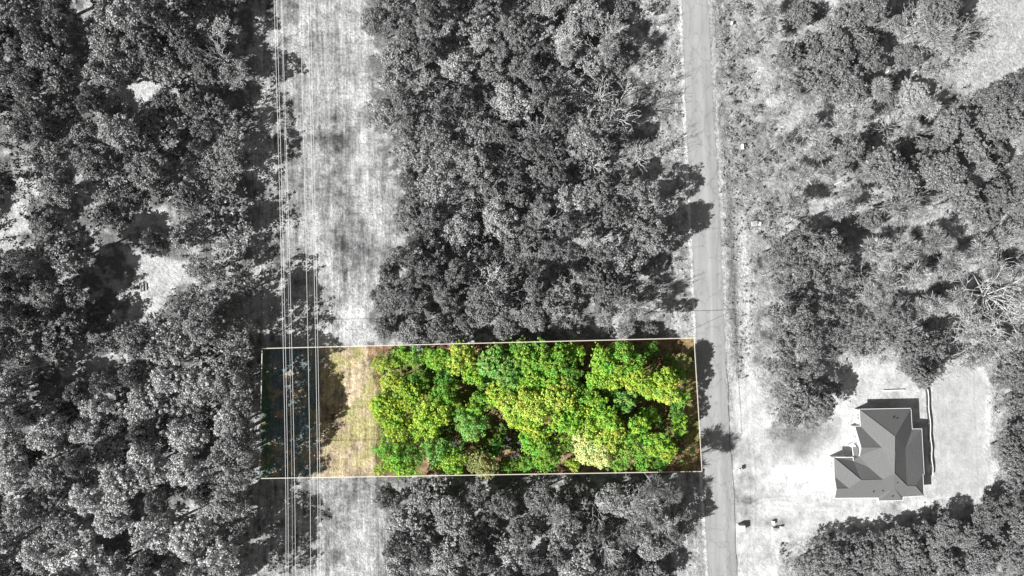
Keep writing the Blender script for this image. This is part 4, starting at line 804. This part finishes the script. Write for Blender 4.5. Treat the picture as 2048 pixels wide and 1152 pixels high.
M_box = plain('pale_enamel', g(.80), .5, .05); M_boxd = plain('grey_enamel', g(.33), .55, .06); M_pad = plain('concrete', g(.5), .9, .12, 6, .01); M_blk = plain('black_plastic', g(.03), .5, .1)
def cabinet(name, px, py, wd, dp, h, mat, label, cat, rz=0.0, door=M_boxd, lid=None, pad=True, pitched=False):
    p = P(px, py, h); root = empty(name, (p.x, p.y, 0), rz)
    if pad: mb = MB(); mb.box((0, 0, .05), (wd + .25, dp + .25, .12)); mb.build('base_pad', M_pad, root, bevel=.02)
    mb = MB(); mb.box((0, 0, .1 + h / 2), (wd, dp, h)); body = mb.build('cabinet', mat, root, bevel=.02)
    mb = MB(); mb.box((0, 0, .1 + h + .03), (wd + .08, dp + .08, .07), taper=.94); mb.build('lid', lid or mat, root, bevel=.015)
    mb = MB(); mb.box((-wd * .24, dp / 2 + .012, .1 + h * .5), (wd * .44, .02, h * .84)); mb.box((wd * .24, dp / 2 + .012, .1 + h * .5), (wd * .44, .02, h * .84)); d = mb.build('door', door, root)
    mb = MB(); mb.box((wd * .03, dp / 2 + .035, .1 + h * .5), (.03, .03, .16)); mb.build('handle', M_dark, d)
    tag(root, label, cat); return root
cabinet('transformer_box', 1484, 1057, 1.25, 1.2, 1.25, M_box, 'big white utility box with a long shadow beside the road, below the driveway', 'utility box')
cabinet('utility_box', 1547, 1046, .45, .75, .55, M_box, 'small white utility box right of the big white one, below the driveway', 'utility box', pad=False)
cabinet('utility_box', 1551, 1059, .8, .55, .65, M_boxd, 'low grey box just below the small white box by the driveway', 'utility box', lid=M_boxd)
cabinet('utility_box', 1562, 1055, .35, .4, .5, M_box, 'tiny white box right of the low grey box by the driveway', 'utility box', pad=False)
cabinet('utility_box', 1510, 446, .95, .8, .55, M_boxd, 'grey box with pale rim in the scrub right of the road', 'utility box', lid=M_boxd, rz=.1)
cabinet('utility_box', 1520, 447, .35, .7, .6, M_box, 'narrow white box right beside the grey box in the scrub', 'utility box', rz=-.1, pad=False)
cabinet('utility_box', 1485.5, 293, .28, 1.05, .75, M_box, 'slim white box standing alone in scrub right of the road', 'utility box', rz=.07, pad=False)
cabinet('utility_box', 1464, 46, .28, .55, .7, M_box, 'short white box nearest the top of the photo, right of road', 'utility box', rz=-.1, pad=False)
cabinet('utility_box', 1306.5, 135, .25, .6, .5, M_box, 'small white box in shade on the verge left of the road', 'utility box', rz=.2, pad=False)
# mailbox
p = P(1479, 942, 1.1); root = empty('mailbox', (p.x, p.y, 0), .12)
mb = MB(); mb.box((0, 0, .5), (.12, .12, 1.0)); mb.build('post', plain('post_wood', g(.4)), root)
mb = MB(); prof = [(-.22, 0), (.22, 0), (.22, .25)] + [(.22 * math.cos(a), .25 + .2 * math.sin(a)) for a in [math.pi * k / 8 for k in range(1, 8)]] + [(-.22, .25)]
n = len(prof); mb.add([(x, -.4, 1.0 + z) for x, z in prof] + [(x, .4, 1.0 + z) for x, z in prof], [tuple(range(n)), tuple(range(2 * n - 1, n - 1, -1))] + [(i, n + i, n + (i + 1) % n, (i + 1) % n) for i in range(n)])
mb.build('box', M_box, root)
mb = MB(); mb.box((.24, .1, 1.25), (.02, .05, .3)); mb.build('flag', M_dark, root)
tag(root, 'white round topped mailbox at the sandy edge of the road', 'mailbox')
# dark bench-like frame in the clearing on the left
p = P(278, 577, .45); root = empty('bench', (p.x, p.y, 0), .03)
mb = MB(); [mb.box((.28 + k * .12, 0, .45), (.10, 1.5, .05)) for k in range(3)]; mb.build('seat', plain('weathered_wood', g(.10), .8, .2), root)
mb = MB(); mb.box((.62, 0, .8), (.06, 1.5, .3)); mb.build('backrest', plain('weathered_board', g(.5), .8, .2), root)
for sx, sy in [(.25, -.6), (.55, -.6), (.25, .6), (.55, .6)]:
    mb = MB(); mb.box((sx, sy, .22), (.08, .08, .44)); mb.build('leg', M_dark, root)
tag(root, 'small dark wooden bench in the sunny clearing left of the strip', 'bench')
p = P(272, 576, .3); root = empty('crate', (p.x, p.y, 0), .05)
mb = MB(); [mb.box((0, -.27 + .18 * k, .36), (.62, .14, .04)) for k in range(4)]; mb.build('lid', M_dark, root)
mb = MB(); [mb.box((sx * .29, 0, .17), (.04, .66, .34)) for sx in (-1, 1)]; [mb.box((0, sy * .31, .17), (.54, .04, .34)) for sy in (-1, 1)]; mb.build('side_panel', M_dark, root)
tag(root, 'low dark slatted crate beside the bench in the clearing', 'crate')
# plank leaning / stack north of the house
p = P(1788, 781, .3); root = empty('timber_beam', (p.x, p.y, 0), .03)
mb = MB(); mb.box((0, 0, .22), (4.4, .30, .28)); mb.build('beam', plain('fresh_timber', g(.7), .8, .12, 2, stretch=(.2, 3, 1)), root, bevel=.01)
for sx in (-1.6, 1.6): mb = MB(); mb.box((sx, 0, .04), (.12, .7, .08)); mb.build('bearer', plain('old_timber', g(.4)), root)
tag(root, 'long pale timber beam lying on the soil above the house', 'timber')
# hoses and cable rings
def ring(px, py, R, name, label):
    p = P(px, py); mb = MB(); mb.tube([(R * (1 + .05 * math.sin(3 * a)) * math.cos(a), R * .8 * math.sin(a), .05 + .02 * a / 6) for a in [k * .33 for k in range(26)]], .028, 6)
    o = mb.build(name, plain('grey_hose', g(.25)), None, True); o.location = (p.x, p.y, 0); tag(o, label, 'hose')
ring(1748, 1003, .34, 'garden_hose', 'coiled grey hose on the soil by the lower edge of the house')
# stones on the left verge
st = [(1302, 13), (1302, 25), (1316, 53), (1312, 62), (1317, 74), (1295, 97), (1310, 94), (1304, 103), (1309, 103), (1297, 105), (1310, 125), (1294, 166), (1307, 120), (1275, 167)]
M_st = plain('pale_stone', g(.72), .9, .12, 4, .02)
bmv = []
for i, (x, y) in enumerate(st):
    rr = random.Random(i); r = rr.uniform(.12, .26); p = P(x, y); mb = MB(); vs = []; fs = []
    nr, nsd = 5, 8
    for a in range(nr):
        th = math.pi * (a + .5) / nr
        for k in range(nsd):
            q = 2 * math.pi * k / nsd; m_ = r * rr.uniform(.8, 1.15); vs.append((m_ * math.sin(th) * math.cos(q) * 1.2, m_ * math.sin(th) * math.sin(q), max(-.03, m_ * .7 * math.cos(th)) + .04))
    for a in range(nr - 1):
        for k in range(nsd): fs.append((a * nsd + k, (a + 1) * nsd + k, (a + 1) * nsd + (k + 1) % nsd, a * nsd + (k + 1) % nsd))
    fs.append(tuple(range(nsd))); mb.add(vs, fs); o = mb.build('stone', M_st, None, True); o.location = (p.x, p.y, 0)
    tag(o, None, 'stone', 'pale stones on the verge left of the road')
    bmv.append((y, x, o))
bmv.sort(key=lambda t: (t[0], t[1]))
for i, (y, x, o) in enumerate(bmv): o['label'] = f'pale stone, {ORD[i]} from the top on the grass verge left of the road' if i else 'pale stone, topmost on the grass verge left of the road'
# fallen trunks right of the road
for i, (x1, y1, x2, y2, r, lab) in enumerate([(1767, 150, 1792, 132, .17, 'short pale fallen log, highest in the gap among trees right of road'), (1826, 146, 1855, 128, .12, 'thin pale fallen log among trees at the upper right'),
        (1700, 200, 1768, 168, .13, 'long slim fallen log below the dense trees right of road'), (1765, 203, 1800, 186, .14, 'pale fallen log just above the bare sunny patch right of road'), (1824, 268, 1856, 255, .16, 'pale fallen log right of the bare white tree'),
        (1590, 268, 1640, 245, .09, 'slim fallen trunk in scrub near the road'), (1665, 370, 1710, 355, .12, 'pale fallen log on the light ground, lowest of the fallen logs'), (1608, 23, 1636, 20, .12, 'pale fallen log nearest the top edge right of road')]):
    p, q = P(x1, y1), P(x2, y2); mb = MB(); d = q - p
    mb.tube([(0, 0, r), (d.x * .5, d.y * .5 + .1, r + .05), (d.x, d.y, r + .1)], [r, r * .85, r * .6], 8)
    mb.tube([(d.x * .6, d.y * .6, r), (d.x * .6 + .5, d.y * .6 - .3, r + .5)], [r * .4, r * .15], 5)
    o = mb.build('fallen_log', M_bark, None, True); o.location = (p.x, p.y, 0); o.color = grey(.62); tag(o, lab, 'log', 'fallen logs right of the road')
